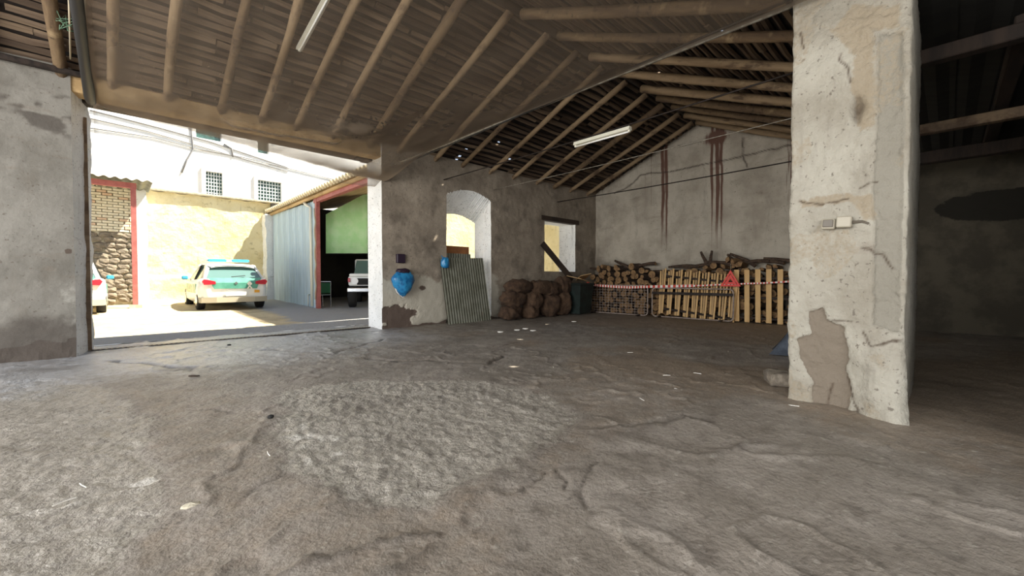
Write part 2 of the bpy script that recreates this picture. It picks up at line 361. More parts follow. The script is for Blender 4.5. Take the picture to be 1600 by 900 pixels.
# net: fine dusty mesh, partly see-through
def netmat(name, col, lo, hi):
    m = bpy.data.materials.new(name); m.use_nodes = True; nt = m.node_tree; N = nt.nodes; L = nt.links; N.clear()
    out = N.new('ShaderNodeOutputMaterial'); mx = N.new('ShaderNodeMixShader'); tr = N.new('ShaderNodeBsdfTransparent')
    d = N.new('ShaderNodeBsdfDiffuse'); d.inputs[0].default_value = lin(col)
    tl = N.new('ShaderNodeBsdfTranslucent'); tl.inputs[0].default_value = lin(col)
    m2 = N.new('ShaderNodeMixShader'); m2.inputs[0].default_value = .45; L.new(d.outputs[0], m2.inputs[1]); L.new(tl.outputs[0], m2.inputs[2])
    lw = N.new('ShaderNodeLayerWeight'); lw.inputs[0].default_value = .5
    tc = N.new('ShaderNodeTexCoord'); mp = N.new('ShaderNodeMapping'); mp.inputs['Scale'].default_value = (1.5, .5, 1); L.new(tc.outputs['Object'], mp.inputs[0])
    n = N.new('ShaderNodeTexNoise'); n.inputs['Scale'].default_value = 2.2; n.inputs['Detail'].default_value = 8; L.new(mp.outputs[0], n.inputs[0])
    a = N.new('ShaderNodeMath'); a.operation = 'MULTIPLY_ADD'; L.new(n.outputs[0], a.inputs[0]); a.inputs[1].default_value = .35; L.new(lw.outputs['Facing'], a.inputs[2])
    r = N.new('ShaderNodeMapRange'); L.new(a.outputs[0], r.inputs[0]); r.inputs[1].default_value = .45; r.inputs[2].default_value = 1.12; r.inputs[3].default_value = lo; r.inputs[4].default_value = hi
    at_ = N.new('ShaderNodeAttribute'); at_.attribute_name = 'dust'
    ad = N.new('ShaderNodeMath'); ad.operation = 'ADD'; ad.use_clamp = True; L.new(r.outputs[0], ad.inputs[0]); L.new(at_.outputs['Fac'], ad.inputs[1])
    L.new(ad.outputs[0], mx.inputs[0]); L.new(tr.outputs[0], mx.inputs[1]); L.new(m2.outputs[0], mx.inputs[2]); L.new(mx.outputs[0], out.inputs[0])
    return m
M['net'] = netmat('dusty_net', 'a29382', .17, .80)
M['debris'] = mat('dark_debris', '2a231d', '3d342b', sc=20, rough=.95)

# ================================================================== FLOOR
def groundz(x, y):
    """gentle rise towards the yard and the back wall"""
    return .02*np.clip(y-9.3, 0, 14)+.0*x
AGG = [G(*p) for p in [(428, 640), (436, 615), (520, 598), (640, 596), (760, 600), (860, 618), (905, 650), (880, 690), (825, 722), (760, 760), (690, 795), (600, 808), (535, 790), (480, 745), (440, 700)]]
AGG2 = [G(*p) for p in [(-400, 640), (-100, 600), (60, 590), (150, 600), (235, 640), (262, 700), (262, 750), (235, 800), (215, 850), (205, 905), (160, 1000), (-700, 1000)]]
def floor_build():
    def ax(segs):
        r_ = [];
        for a, b, s in segs: r_.append(np.arange(a, b, s))
        r_.append([segs[-1][1]]); return np.concatenate(r_)
    xs = ax([(-6, -1.6, .15), (-1.6, 4.6, .022), (4.6, 12.3, .05)])
    ys = ax([(-5, -.6, .15), (-.6, 5.2, .022), (5.2, 9.6, .04)])
    X, Y = np.meshgrid(xs, ys, indexing='ij')
    n1 = fbm(X*.8, Y*.8, o=3); wx = X+.20*fbm(X*2.6, Y*2.6+7, o=5); wy = Y+.20*fbm(X*2.6+31, Y*2.6, o=5)
    agg = sst(-.05, .12, inpoly(wx, wy, AGG)); agg2 = sst(-.06, .08, inpoly(wx, wy, AGG2))
    Z = .022*n1+.012*fbm(X*6, Y*6, o=5)
    Z += np.maximum(agg*1.0, agg2*.7)*(-.012+.020*fbm(X*26, Y*26, o=3))
    # swirling trowel ridges on the smooth cement
    rid = np.abs(fbm(X*1.1+3, Y*1.1+9, o=4)); smooth = 1-np.maximum(agg, agg2)
    Z += smooth*.012*sst(.035, 0, rid)
    crack = np.zeros_like(X); pale = np.zeros_like(X)
    def line(P, wd, depth, cr=1, pl=0):
        nonlocal Z, crack, pale
        d = pathd(wx, wy, [G(*p) for p in P]); k = np.exp(-(d/wd)**2); Z += -depth*k
        np.maximum(crack, cr*k, out=crack); np.maximum(pale, pl*k, out=pale)
    line([(0, 800), (120, 780), (215, 762)], .02, -.012, 0, .8)
    line([(430, 910), (520, 874), (640, 852), (690, 840)], .018, -.018, .5)
    line([(590, 905), (640, 890), (655, 872)], .018, -.015, .5)
    line([(775, 763), (828, 738)], .012, .015, .8); line([(852, 737), (862, 760)], .012, .012, .7)
    line([(880, 800), (905, 745), (935, 720)], .012, .012, .6)
    line([(735, 815), (790, 745), (850, 700)], .02, -.01, .3)
    line([(340, 788), (420, 762), (470, 745)], .012, .01, .5)
    line([(180, 562), (250, 566), (300, 577)], .03, .02, .9); line([(420, 545), (515, 552), (595, 532), (600, 528)], .03, .02, .8)
    line([(575, 558), (640, 562), (700, 563), (760, 568), (790, 555)], .035, .02, .9)
    line([(640, 540), (700, 537), (760, 540), (840, 532)], .03, .02, .7)
    line([(480, 630), (560, 612), (660, 625), (740, 612), (830, 640)], .02, -.012, .4)
    line([(930, 665), (1000, 655), (1070, 650), (1110, 655)], .03, .015, .5); line([(1000, 690), (1080, 700), (1200, 702)], .025, -.012, .3)
    line([(300, 640), (360, 642)], .015, .01, .6)
    # scored paving joints in the far part
    far = sst(6.6, 7.2, Y)*sst(4.6, 5.2, X)*sst(11.4, 10.5, X)
    for q, off in ((X, .0), (Y, .1)):
        jt = np.exp(-((((q+off) % .33)-.165)/.022)**2); Z -= far*.008*jt; np.maximum(crack, .55*far*jt, out=crack)
    far2 = sst(3.6, 4.4, Y)*sst(5.4, 6.2, X)*.35
    jt = np.exp(-((((X*.7+Y*.7) % .4)-.2)/.02)**2); np.maximum(crack, far2*jt, out=crack)
    # wear attributes, plus doorway sheen painted as lighter colour
    wet = sst(3.6, 8.0, Y+.8*fbm(X, Y))*sst(6.2, 3.2, X)*.9
    brown = sst(3.2, 5.6, X)*sst(7.4, 5.5, Y)*.35+.5*sst(.15, -.1, fbm(X*.45+5, Y*.45, o=3))*smooth
    brown = np.clip(brown, 0, 1)
    pale2 = sst(-.02, .2, fbm(X*9, Y*9+3, o=3))*np.exp(-(((X-G(225, 755).x)/.14)**2+((Y-G(225, 755).y)/.14)**2))  # white shine painted on the left rough patch
    pc = G(470, 690); pale3 = agg*sst(1.0, .2, np.hypot((X-pc.x)/.75, (Y-pc.y)/.9))*(.55+.9*fbm(X*11, Y*11, o=3))  # chalk and doorway sheen, painted white on the central patch
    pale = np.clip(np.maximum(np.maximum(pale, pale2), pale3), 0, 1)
    V = np.stack([X, Y, Z], -1).reshape(-1, 3)
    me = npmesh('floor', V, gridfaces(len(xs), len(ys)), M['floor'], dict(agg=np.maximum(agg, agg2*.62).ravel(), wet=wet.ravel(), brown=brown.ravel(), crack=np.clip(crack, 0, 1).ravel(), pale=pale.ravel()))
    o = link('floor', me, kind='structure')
    # yard ground
    xs = np.arange(-8, 16.1, .12); ys = np.arange(9.55, 30, .12); X, Y = np.meshgrid(xs, ys, indexing='ij')
    Z = groundz(X, Y)+.012*fbm(X*2, Y*2)
    grey = np.maximum(sst(2.6, 3.8, X+.5*fbm(X, Y)), sst(10.9, 10.3, Y))  # bluish shade of roof and shed painted into the ground as grey
    me = npmesh('floor', np.stack([X, Y, Z], -1).reshape(-1, 3), gridfaces(len(xs), len(ys)), M['yard'], dict(grey=grey.ravel()))
    link('floor_courtyard', me, kind='structure')
floor_build()

# ================================================================== WALLS
def wallgrid(name, fr, a0, a1, top, step, holes, thick, disp, masks, mats, outer=None, snap=None):
    """fr(a, z, d) -> xyz ; a along the wall, d outward depth"""
    na = int((a1-a0)/step)+1; A = np.linspace(a0, a1, na); zt = max(top(A)); nz = int(zt/step)+1
    Ag, T = np.meshgrid(A, np.linspace(0, 1, nz), indexing='ij'); Zg = T*top(Ag)-.03*(1-T)
    if snap is not None:
        zs_ = snap(Ag); c_ = .5*(Zg[:, 1:]+Zg[:, :-1]); k_ = np.argmin(np.abs(Zg-zs_), 1); ok = np.isfinite(zs_[:, 0])
        for i_ in np.nonzero(ok)[0]: Zg[i_, k_[i_]] = zs_[i_, 0]
    dsp = disp(Ag, Zg)
    inner = fr(Ag, Zg, dsp).reshape(-1, 3)
    fq = gridfaces(na, nz)
    cx = .5*(Ag[:-1, :-1]+Ag[1:, 1:]).ravel(); cz = .5*(Zg[:-1, :-1]+Zg[1:, 1:]).ravel()
    keep = ~holes(cx, cz) if holes else np.ones(len(fq), bool)
    fi = fq[keep]
    if outer: Ao, Zo = outer(Ag, Zg)
    else: Ao, Zo = Ag, Zg
    out = fr(Ao, Zo, np.full(Ag.shape, thick)).reshape(-1, 3); n = len(inner)
    fo = fi[:, ::-1]+n
    # boundary edges -> reveal faces
    e = np.concatenate([fi[:, [0, 1]], fi[:, [1, 2]], fi[:, [2, 3]], fi[:, [3, 0]]]); key = np.sort(e, 1); k = key[:, 0].astype(np.int64)*n+key[:, 1]
    u, idx, cnt = np.unique(k, return_index=True, return_counts=True); b = e[idx[cnt == 1]]
    # subdivide reveals in depth for texture
    fb = np.stack([b[:, 1], b[:, 0], b[:, 0]+n, b[:, 1]+n], 1)
    Fa = np.concatenate([fi, fo, fb]); V = np.concatenate([inner, out])
    mi = np.concatenate([np.zeros(len(fi)), np.ones(len(fo)), np.ones(len(fb))])
    mk = {k_: np.concatenate([v.ravel(), v.ravel()*0]) for k_, v in masks(Ag, Zg).items()}
    me = npmesh(name, V, Fa, mats, mk, smooth=False, mi=mi)
    return link(name, me, kind='structure')
frY = lambda a, z, d: np.stack([a, YW+d, z], -1)
def base_disp(A, Z): return .025*fbm(A*1.2, Z*1.2+3, o=4)+.008*fbm(A*9, Z*9, o=3)
# front wall, left piece
P_ = [(at(118, 500, Y=YW))]
def maskL(A, Z):
    soot = sst(.75, .1, Z+.25*fbm(A*2, Z*2))+.8*sst(.5, 0, np.abs(Z-3.35))*sst(-2.2, -.5, A)*sst(0, .3, fbm(A*3, Z*6+4)+.1)  # sooty base and a stain near the top
    bare = sst(.28, .18, Z+.15*fbm(A*4, Z*4))*.9+.9*np.exp(-(((A+.46)/.05)**2+((Z-1.48)/.06)**2))
    return dict(white=sst(.35, .0, -A-.45)*sst(2.2, .6, Z)*.5+.05, bare=bare, soot=np.clip(soot*.9+.34, 0, 1))  # constant part darkens the whole wall against the lamp light
wallgrid('wall_front', frY, -6, XJ0, lambda a: 4.05+0*a, .035, None, WT, lambda A, Z: base_disp(A, Z)+.05*sst(.4, 0, Z)*fbm(A*3, Z*3)-.10*sst(.3, 0, Z), maskL, [M['wall_left'], M['white_reveal']],
         outer=lambda A, Z: (A+np.where(A > XJ0-.02, .16+.03*fbm(Z*4, Z*0), 0), Z))
# front wall, right piece with the arched doorway and the window
D0 = at(698, 450, Y=YW).x; D1 = at(768, 450, Y=YW).x; DT = at(735, 298, Y=YW).z
W0 = at(850, 400, Y=YW).x; W1 = at(899, 400, Y=YW).x; WZ0 = at(860, 424, Y=YW).z; WZ1 = at(860, 345, Y=YW).z
def holesR(x, z):
    arch = DT-.20*((x-(D0+D1)/2-.0)/((D1-D0)/2))**2
    return ((x > D0) & (x < D1) & (z < arch)) | ((x > W0) & (x < W1) & (z > WZ0) & (z < WZ1))
BP = at(622, 495, Y=YW)
def maskR(A, Z):
    n = fbm(A*2.5, Z*2.5)
    soot = .7*sst(2.0, 3.4, Z+.8*n)*sst(.6, .2, np.abs(np.sin(A*1.3)))*.6+.75*sst(7.2, 9.5, A)*sst(2.4, 1.0, Z)*.6  # darker high up, and low down towards the corner
    white = sst(1.6, .9, Z+.5*n)*sst(8.4, 7.2, A)*.85
    e = ((A-BP.x)/.48)**2+((Z-BP.z)/.26)**2+1.1*fbm(A*7, Z*7, o=4)+.6*n
    bare = sst(1.3, .8, e)*.95+.8*sst(.12, .04, Z+.08*n)
    q = at(660, 450, Y=YW); bare += .8*np.exp(-(((A-q.x)/.16)**2+((Z-q.z)/.1)**2))
    return dict(white=np.clip(white, 0, 1), bare=np.clip(bare, 0, 1), soot=np.clip(soot, 0, 1))
def outR(A, Z):
    zo = np.where((A > D0-.1) & (A < D1+.1) & (Z > 1.9) & (Z < 3.4), Z-.52*sst(1.9, 3.0, Z), Z)
    return A, zo
wallgrid('wall_front', frY, XJ1, XB+.1, lambda a: 4.05+0*a, .035, holesR, WT, lambda A, Z: base_disp(A, Z)+.03*maskR(A, Z)['bare'], maskR, [M['wall_in'], M['white_reveal']], outer=outR, snap=lambda A: np.where((A > D0-.02) & (A < D1+.02), DT-.20*((A-(D0+D1)/2)/((D1-D0)/2))**2, np.nan))
# back wall
frX = lambda a, z, d: np.stack([XB+d+0*z, a, z], -1)
RUST = [(1035, .06, .9), (1041, .05, 1.0), (1018, .03, .45), (1008, .025, .35), (1112, .05, .7), (1120, .06, 1), (1127, .04, .8), (1236, .05, .7), (1230, .03, .5), (1205, .03, .3), (1170, .02, .25), (926, .03, .35)]
def maskB(A, Z):
    rust = np.zeros_like(A)
    for px, wd, s in RUST:
        y = at(px, 350, X=XB).y; rust = np.maximum(rust, min(1.05, s*1.35)*np.exp(-((A-y+.02*fbm(Z*2, A*0+px))/wd)**2)*(.25+.75*sst(.9, 4.2, Z)))
    y = at(1120, 215, X=XB); rust = np.maximum(rust, 1.1*np.exp(-(((A-y.y)/.35)**2+((Z-y.z)/.25)**2)))
    crack = np.zeros_like(A)
    for P in ([(985, 290), (1003, 273), (1050, 268), (1111, 255), (1160, 245), (1241, 226)], [(1162, 215), (1162, 245), (1168, 262)], [(985, 290), (960, 302)], [(1060, 228), (1096, 222)]):
        Q = [at(p[0], p[1], X=XB) for p in P]; d = pathd(A+.04*fbm(A*5, Z*5), Z+.04*fbm(A*5+9, Z*5), [(q.y, q.z) for q in Q]); crack = np.maximum(crack, np.exp(-(d/.02)**2))
    soot = .8*sst(2.0, 1.0, Z+.4*fbm(A, Z))+.7*sst(6.0, 8.4, A+.4*fbm(A, Z))*.7  # darker near the base and towards the corner
    return dict(rust=rust, crack=crack, soot=np.clip(soot, 0, 1))
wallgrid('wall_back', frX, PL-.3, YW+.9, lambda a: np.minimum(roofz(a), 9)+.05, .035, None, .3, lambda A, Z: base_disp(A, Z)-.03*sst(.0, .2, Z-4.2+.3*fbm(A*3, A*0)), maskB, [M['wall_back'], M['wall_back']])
# dark side bay behind the pillar line
pz = at(1560, 320, X=XB)
M['soot2'] = mat('dim_plaster', '5c5547', '474136', sc=1.4, rough=.9, bump=.006, bsc=18, layers=[dict(kind='attr', attr='patch', color='26231b', nsc=5, namp=1.8, lo=1.25, hi=1.6)])  # bay shade put into the plaster colour, milder than on the other walls
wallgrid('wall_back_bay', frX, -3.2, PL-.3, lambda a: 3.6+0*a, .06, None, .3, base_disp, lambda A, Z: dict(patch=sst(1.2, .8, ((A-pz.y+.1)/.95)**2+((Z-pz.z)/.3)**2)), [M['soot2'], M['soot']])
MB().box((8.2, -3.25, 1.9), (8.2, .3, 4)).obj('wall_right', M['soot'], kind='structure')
MB().box((4.3, -2.0, 1.8), (.4, 2.5, 3.6)).obj('wall_bay_front', M['soot'], kind='structure')  # unseen wall added to keep lamp light out of the bay
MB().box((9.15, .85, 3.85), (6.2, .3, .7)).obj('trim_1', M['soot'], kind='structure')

# ================================================================== PILLAR
def pillar():
    t = thing('pillar', 'massive whitewashed masonry pillar with flaking plaster right of the stacked firewood', 'pillar', (5.2, .6, 0))
    x0, x1, y0, y1 = 4.4, 6.0, .22, 1.0
    per = []; st = .0125; cr = .03
    def seg(a, b, nrm, s):
        n = max(2, int((Vector(b)-Vector(a)).length/s)); return [((a[0]+(b[0]-a[0])*i/n, a[1]+(b[1]-a[1])*i/n), nrm) for i in range(n)]
    per = seg((x0, y1-cr), (x0, y0+cr), (-1, 0), st)+[((x0+cr*.3, y0+cr*.3), (-.7, -.7))]+seg((x0+cr, y0), (x1-cr, y0), (0, -1), .03)+[((x1, y0), (.7, -.7))]+seg((x1, y0+cr), (x1, y1-cr), (1, 0), .1)+[((x1, y1), (.7, .7))]+seg((x1-cr, y1), (x0+cr, y1), (0, 1), .04)+[((x0+cr*.3, y1-cr*.3), (-.7, .7))]
    n = len(per); zs = np.arange(-.03, 4.1, .0125); P = np.array([p[0] for p in per]); Nn = np.array([p[1] for p in per], float)
    PX, Z = np.meshgrid(P[:, 0], zs, indexing='ij'); PY = np.meshgrid(P[:, 1], zs, indexing='ij')[0]
    NX = np.meshgrid(Nn[:, 0], zs, indexing='ij')[0]; NY = np.meshgrid(Nn[:, 1], zs, indexing='ij')[0]
    front = NX < -.5; u = PY; q = lambda px, py: (lambda p: (p.y, p.z))(at(px, py, X=4.4))
    wu = u+.02*fbm(u*14, Z*14, o=3); wz = Z+.03*fbm(u*14+5, Z*14, o=3)
    bare = sst(-.008, .008, inpoly(wu, wz, [q(*p) for p in [(1262, 488), (1284, 480), (1292, 500), (1318, 510), (1326, 545), (1322, 580), (1330, 610), (1324, 650), (1268, 650), (1270, 600), (1248, 560), (1244, 530), (1268, 520)]]))*front
    grey = sst(-.01, .01, inpoly(wu, wz, [q(*p) for p in [(1374, 52), (1412, 50), (1411, 250), (1408, 420), (1404, 520), (1366, 510), (1366, 300), (1371, 190)]]))*front
    rough = sst(-.03, .05, inpoly(wu, wz, [q(*p) for p in [(1252, 30), (1300, 40), (1330, 0), (1412, 0), (1412, 45), (1372, 52), (1372, 200), (1340, 210), (1325, 130), (1330, 90), (1290, 50), (1252, 42)]]))*front*.9
    rough = np.maximum(rough, sst(-.03, .05, inpoly(wu, wz, [q(*p) for p in [(1325, 125), (1352, 125), (1360, 210), (1335, 200)]]))*front)
    rough = np.maximum(rough, .85*sst(-.02, .04, inpoly(wu, wz, [q(*p) for p in [(1245, 310), (1300, 300), (1370, 300), (1375, 345), (1350, 350), (1330, 322), (1250, 330)]]))*front)
    rough = np.maximum(rough, .65*sst(.02, .18, fbm(u*3+9, Z*2.2, o=4))*front)
    hole = np.exp(-(((wu-q(1340, 170)[0])/.03)**2+((wz-q(1340, 170)[1])/.10)**2))*front
    crack = np.zeros_like(u)
    for L_ in ([(1313, 85), (1315, 100), (1325, 108), (1330, 128)], [(1302, 500), (1330, 503)], [(1350, 520), (1362, 538), (1402, 534)], [(1290, 640), (1300, 600)], [(1252, 50), (1256, 75)], [(1250, 315), (1290, 320), (1325, 312)], [(1322, 590), (1332, 620), (1345, 645)], [(1345, 290), (1372, 284)], [(1347, 385), (1382, 400), (1394, 420)]):
        crack = np.maximum(crack, np.exp(-(pathd(wu, wz, [q(*p) for p in L_])/.007)**2)*front)
    crack = np.maximum(crack, .8*hole)
    d = .035*fbm(u*2.2, Z*2.2+PX, o=4)+.018*fbm(u*13+PX*9, Z*13, o=4)+rough*.016*fbm(u*30, Z*30, o=3)
    d += -.03*bare-.035*grey-.012*crack-.06*hole-.008*rough
    fl = sst(.9, 0, Z)*front*sst(.62, .3, u); d += fl*.14
    d += .05*sst(.3, 0, Z)*(NY < -.5)*0
    V = np.stack([PX+NX*d-5.2, PY+NY*d*.5-.6, Z], -1).reshape(-1, 3)
    nz = len(zs); i, j = np.meshgrid(np.arange(n), np.arange(nz-1), indexing='ij'); a = (i*nz+j).ravel(); b = (((i+1) % n)*nz+j).ravel()
    Fq = np.stack([a, b, b+1, a+1], 1)
    me = npmesh('shaft', V, Fq, M['pillar'], dict(bare=bare.ravel(), grey=grey.ravel(), rough=rough.ravel(), crack=crack.ravel()))
    link('shaft', me, t)
pillar()
# ================================================================== ROOF
def board_mesh(L, wd, th, seed):
    random.seed(seed); n = 7; mb = MB(); rows = []
    off = [random.uniform(-.018, .018) for _ in range(n)]; tw = [random.uniform(-.006, .006) for _ in range(n)]; ww = [wd*random.uniform(.7, 1.12) for _ in range(n)]
    for i in range(n):
        x = -L/2+L*i/(n-1); y = off[i]; w_ = ww[i]/2; z = tw[i]
        rows.append([(x, y-w_, z), (x, y-w_*.6, z-th), (x, y+w_*.6, z-th*random.uniform(.7, 1.1)), (x, y+w_, z)])
    o = 0
    for r_ in rows: mb.v += r_
    for i in range(n-1):
        for j in range(4):
            mb.f.append((i*4+j, i*4+(j+1) % 4, (i+1)*4+(j+1) % 4, (i+1)*4+j)); mb.m.append(0)
    mb.f += [(0, 3, 2, 1), (4*(n-1), 4*(n-1)+1, 4*(n-1)+2, 4*(n-1)+3)]; mb.m += [0, 0]
    return mb
def roof_slope(sgn, x0, x1, y_eave, name, label_holes):
    """one slope: tile underside + boards + rafters as children"""
    slope = math.atan2(RZ-EZ, YW-RY)
    L = abs(y_eave-RY)/math.cos(slope); nx = int((x1-x0)/.07); ny = int((L+.05)/.07)
    hs_ = set()
    for (px, py) in label_holes:
        d = ray(px, py)
        # intersection with the slope plane
        k = (RZ-EZ)/(YW-RY); t = (RZ-CAMH+.1+sgn*k*RY)/(d.z+sgn*k*d.y); p = Vector((0, 0, CAMH))+d*t
        hs_.add((int((p.x-x0)/.07), int(abs(p.y-RY)/math.cos(slope)/.07)))
    mb = MB(); cs, sn = math.cos(slope), math.sin(slope); off = .10
    for i in range(nx+1):
        for j in range(ny+1):
            s_ = j*.07; mb.v.append((x0+i*.07, RY+sgn*s_*cs, RZ-s_*sn+off))
    for i in range(nx):
        for j in range(ny):
            if (i, j) in hs_: continue
            a = i*(ny+1)+j; mb.f.append((a, a+1, a+ny+2, a+ny+1)); mb.m.append(0)
    top = mb.obj(name, M['tile_dark'], kind='structure')
    var = [board_mesh(1.9+.3*(k % 3), [.105, .085, .12, .075][k % 4], .032, 100+k).mesh('roof_board', [M['wood'], M['wood_b'], M['wood']][k % 3]) for k in range(12)]
    pitch = .148; rows = int(L/pitch); random.seed(5+int(sgn)); cnt = 0
    for r_ in range(rows+1):
        x = x0+random.uniform(-1.2, 0)
        while x < x1:
            me = random.choice(var); ln = max(v.co.x for v in me.vertices)*2
            s_ = (r_+.4)*pitch+random.uniform(-.018, .018); xc = x+ln/2
            hx = int((xc-x0)/.07)
            skip = any(abs((h[1]+.5)*.07-s_) < .075 and abs((h[0]+.5)*.07+x0-xc) < ln/2 for h in hs_)
            if skip: # a shifted board leaves the hole open
                s_ += .045
            if xc+ln/2 > x1: xc = x1-ln/2
            o = link('roof_board', me, top, (xc, RY+sgn*s_*cs, RZ-s_*sn+off-.03), (-sgn*slope+random.uniform(-.12, .12), random.uniform(-.004, .004), random.uniform(-.022, .022)))
            x += ln+random.uniform(.0, .05); cnt += 1
    print(name, 'boards', cnt)
    return top, slope, L
HOL_L = [(719, 243), (727, 235), (712, 249), (832, 152), (795, 248), (780, 222)]
HOL_R = [(894, 103), (1132, 49), (1072, 164), (1084, 163), (906, 100)]
X0 = -2.4
topL, slope, LL = roof_slope(1, X0, XB+.2, YW+.72, 'ceiling_front', HOL_L)
topR, _, LR = roof_slope(-1, X0, XB+.2, PL-.05, 'ceiling_rear', HOL_R)
def rafter_mesh(L, r0, seed, _n=[0]):
    _n[0] += 1
    random.seed(seed); n = 12; pts = []; rr = []
    a1, a2 = random.uniform(0, 6), random.uniform(0, 6); amp = random.uniform(.01, .035)
    for i in range(n):
        t = i/(n-1); pts.append((amp*math.sin(t*4+a1), t*L, -abs(amp*.6*math.sin(t*3+a2)))); rr.append(r0*(1-.18*t)*(1+random.uniform(-.06, .06)))
    return MB().tube(pts, rr, 10, jit=.05).mesh('rafter', M['log' if _n[0] % 3 else 'log_b'], True)
rv = [rafter_mesh(LL-.55, random.choice([.070, .078, .084, .066]), 40+k) for k in range(7)]
rw = [rafter_mesh(LR+.02, [.082, .074, .09, .078, .085][k], 60+k) for k in range(5)]
xl = [-1.75, -1.15, -.52, .045, .67, 1.3, 1.86, 2.56, 3.16, 3.9, 4.7, 5.6, 6.45, 7.3, 8.2, 9.1, 9.95, 10.8, 11.65]
xq = [-1.9, -.9, .1, 1.1, 2.1, 3.0, 3.95, 4.9, 5.8, 6.77, 7.75, 8.7, 9.45, 10.2, 10.95, 11.7]
random.seed(3)
for i, x in enumerate(xl):
    link('rafter', rv[i % 7], topL, (x, RY+.05, RZ-.07), (-slope, 0, random.uniform(-.02, .02)))
for i, x in enumerate(xq):
    link('rafter', rw[(i*2) % 5], topR, (x, RY-.05, RZ-.08), (-slope, 0, math.pi+random.uniform(-.025, .025)))
MB().tube([(X0, RY, RZ-.02), (4, RY+.03, RZ-.03), (8, RY-.02, RZ-.01), (XB+.2, RY, RZ-.02)], .07, 10).obj('ridge_beam', M['darkwood'], topL, True)
# lintel beams over the wide doorway and the door head
o = MB().box(((XJ0+XJ1)/2, YW+.18, 3.86), (XJ1-XJ0+.6, .30, .26), bev=.015).obj('trim_2', M['timber_soffit'], kind='structure')
o = MB().box(((XJ0+XJ1)/2, YW+.55, 3.80), (XJ1-XJ0+.6, .22, .16), bev=.015).obj('trim_3', M['darkwood'], kind='structure')
# pillar-line wall plate
MB().box(((X0+XB)/2, PL-.1, 3.86), (XB-X0, .22, .22), bev=.02).obj('trim_4', M['darkwood'], kind='structure')
# side bay ceiling: dark sheets on beams
top = MB().grid([[(x, y, 3.68-.09*(PL-y)) for y in (PL+.1, -1, -6)] for x in (-2.4, 3.9, 12.3)]).obj('ceiling_side_bay', M['dark_sheet'], kind='structure')  # extended past the bay, out of view, to keep sun off the foreground
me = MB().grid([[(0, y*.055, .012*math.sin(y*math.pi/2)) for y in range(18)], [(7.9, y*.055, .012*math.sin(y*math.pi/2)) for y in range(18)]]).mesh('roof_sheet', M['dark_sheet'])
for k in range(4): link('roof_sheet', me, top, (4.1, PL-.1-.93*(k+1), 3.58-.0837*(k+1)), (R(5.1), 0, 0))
for xx, zz, s, m in ((8.0, 3.12, .13, 'wood'), (10.3, 3.2, .2, 'darkwood'), (5.9, 3.3, .14, 'darkwood')):
    MB().box((xx, -1.1, zz), (s, 4.2, s), bev=.01).obj('cross_beam', M[m], top)
MB().box((8.7, -.45, 3.42), (5.6, .14, .16), bev=.01).obj('purlin', M['darkwood'], top)

# ================================================================== NET AND ITS ROPES
def net():
    xs = np.linspace(-.18, 4.28, 60); ys = np.linspace(-.8, 8.85, 150); X, Y = np.meshgrid(xs, ys, indexing='ij')
    T = (X+.18)/4.46
    Z = 3.47-.14*np.sin(T*math.pi)*sst(-2, 1, Y)
    zf = 3.60-.40*T; k_ = sst(6.6, 8.5, Y); Z = Z*(1-k_)+zf*k_; k2 = sst(8.5, 8.85, Y); Z = Z*(1-k2)+3.12*k2
    Z += .03*fbm(X*1.2, Y*.6)+.02*fbm(X*6, Y*.7, o=3)
    fold = np.exp(-(segd(X, Y, (1.3, 7.2), (2.6, 6.8))/.09)**2); Z -= .08*fold
    q = at(555, 203, Z=3.3); dust = .75*np.exp(-(((X-q.x)/.32)**2+((Y-q.y)/.45)**2))*sst(-.15, .15, fbm(X*5, Y*5)); Z -= .10*np.exp(-(((X-q.x)/.5)**2+((Y-q.y)/.5)**2))
    dust = dust-.42*sst(8.45, 8.6, Y)+.10*sst(7.2, 8.3, Y)*sst(8.55, 8.4, Y)
    dust += .45*T**2*sst(7.6, 8.4, Y)
    edge = sst(.09, 0, X+.18)*.7+sst(.05, 0, 4.28-X)*.4; dust = dust+edge
    me = npmesh('debris_net', np.stack([X, Y, Z], -1).reshape(-1, 3), gridfaces(60, 150), M['net'], dict(dust=dust.ravel()))
    tag(link('debris_net', me), 'dusty brown debris net sagging under the rafters above the doorway', 'net')
    random.seed(12); mb = MB()
    for k in range(160):
        a, b = random.gauss(0, .2), random.gauss(0, .28); x, y = q.x+a, q.y+b; z = 3.47-.14*math.sin((x+.18)/4.46*math.pi)-.10*math.exp(-(a*a+b*b)/.25)+.015
        s = random.uniform(.01, .035); mb.box((x, y, z), (s, s*1.3, s*.6), Euler((random.random(), random.random(), random.random()*3)))
    o = mb.obj('fallen_debris', M['debris'], kind='stuff'); tag(o, 'dark crumbs of debris caught in the sagging net', 'debris')
net()
def rod(name, x0, x1, label, r, m, z0=3.5, z1=3.5, sag=.03, y0=PL-.05, y1=YW+.05, cat='rod', group=None, clip=False):
    P = [(x0+(x1-x0)*t, y0+(y1-y0)*t, z0+(z1-z0)*t-sag*math.sin(t*math.pi)) for t in np.linspace(0, 1, 9)]
    o = MB().tube(P, r, 6).obj(name, M[m], None, True); tag(o, label, cat, group)
rod('net_wire', 4.33, 4.28, 'dark wire carrying the right hand edge of the debris net', .012, 'black', 3.55, 3.42, .02)
rod('tie_rod', 4.46, 4.42, 'pale steel tie rod running alongside the net edge to the pillar', .021, 'steel', 3.56, 3.56, .0)
rod('tie_rod', 5.8, 5.83, 'steel tie rod from which the long white lamp hangs', .012, 'dark_steel', 3.52, 3.5)
rod('tie_rod', 7.4, 7.45, 'thin tie rod crossing the roof between the hanging lamp and the back wall', .007, 'steel', 3.52, 3.5)
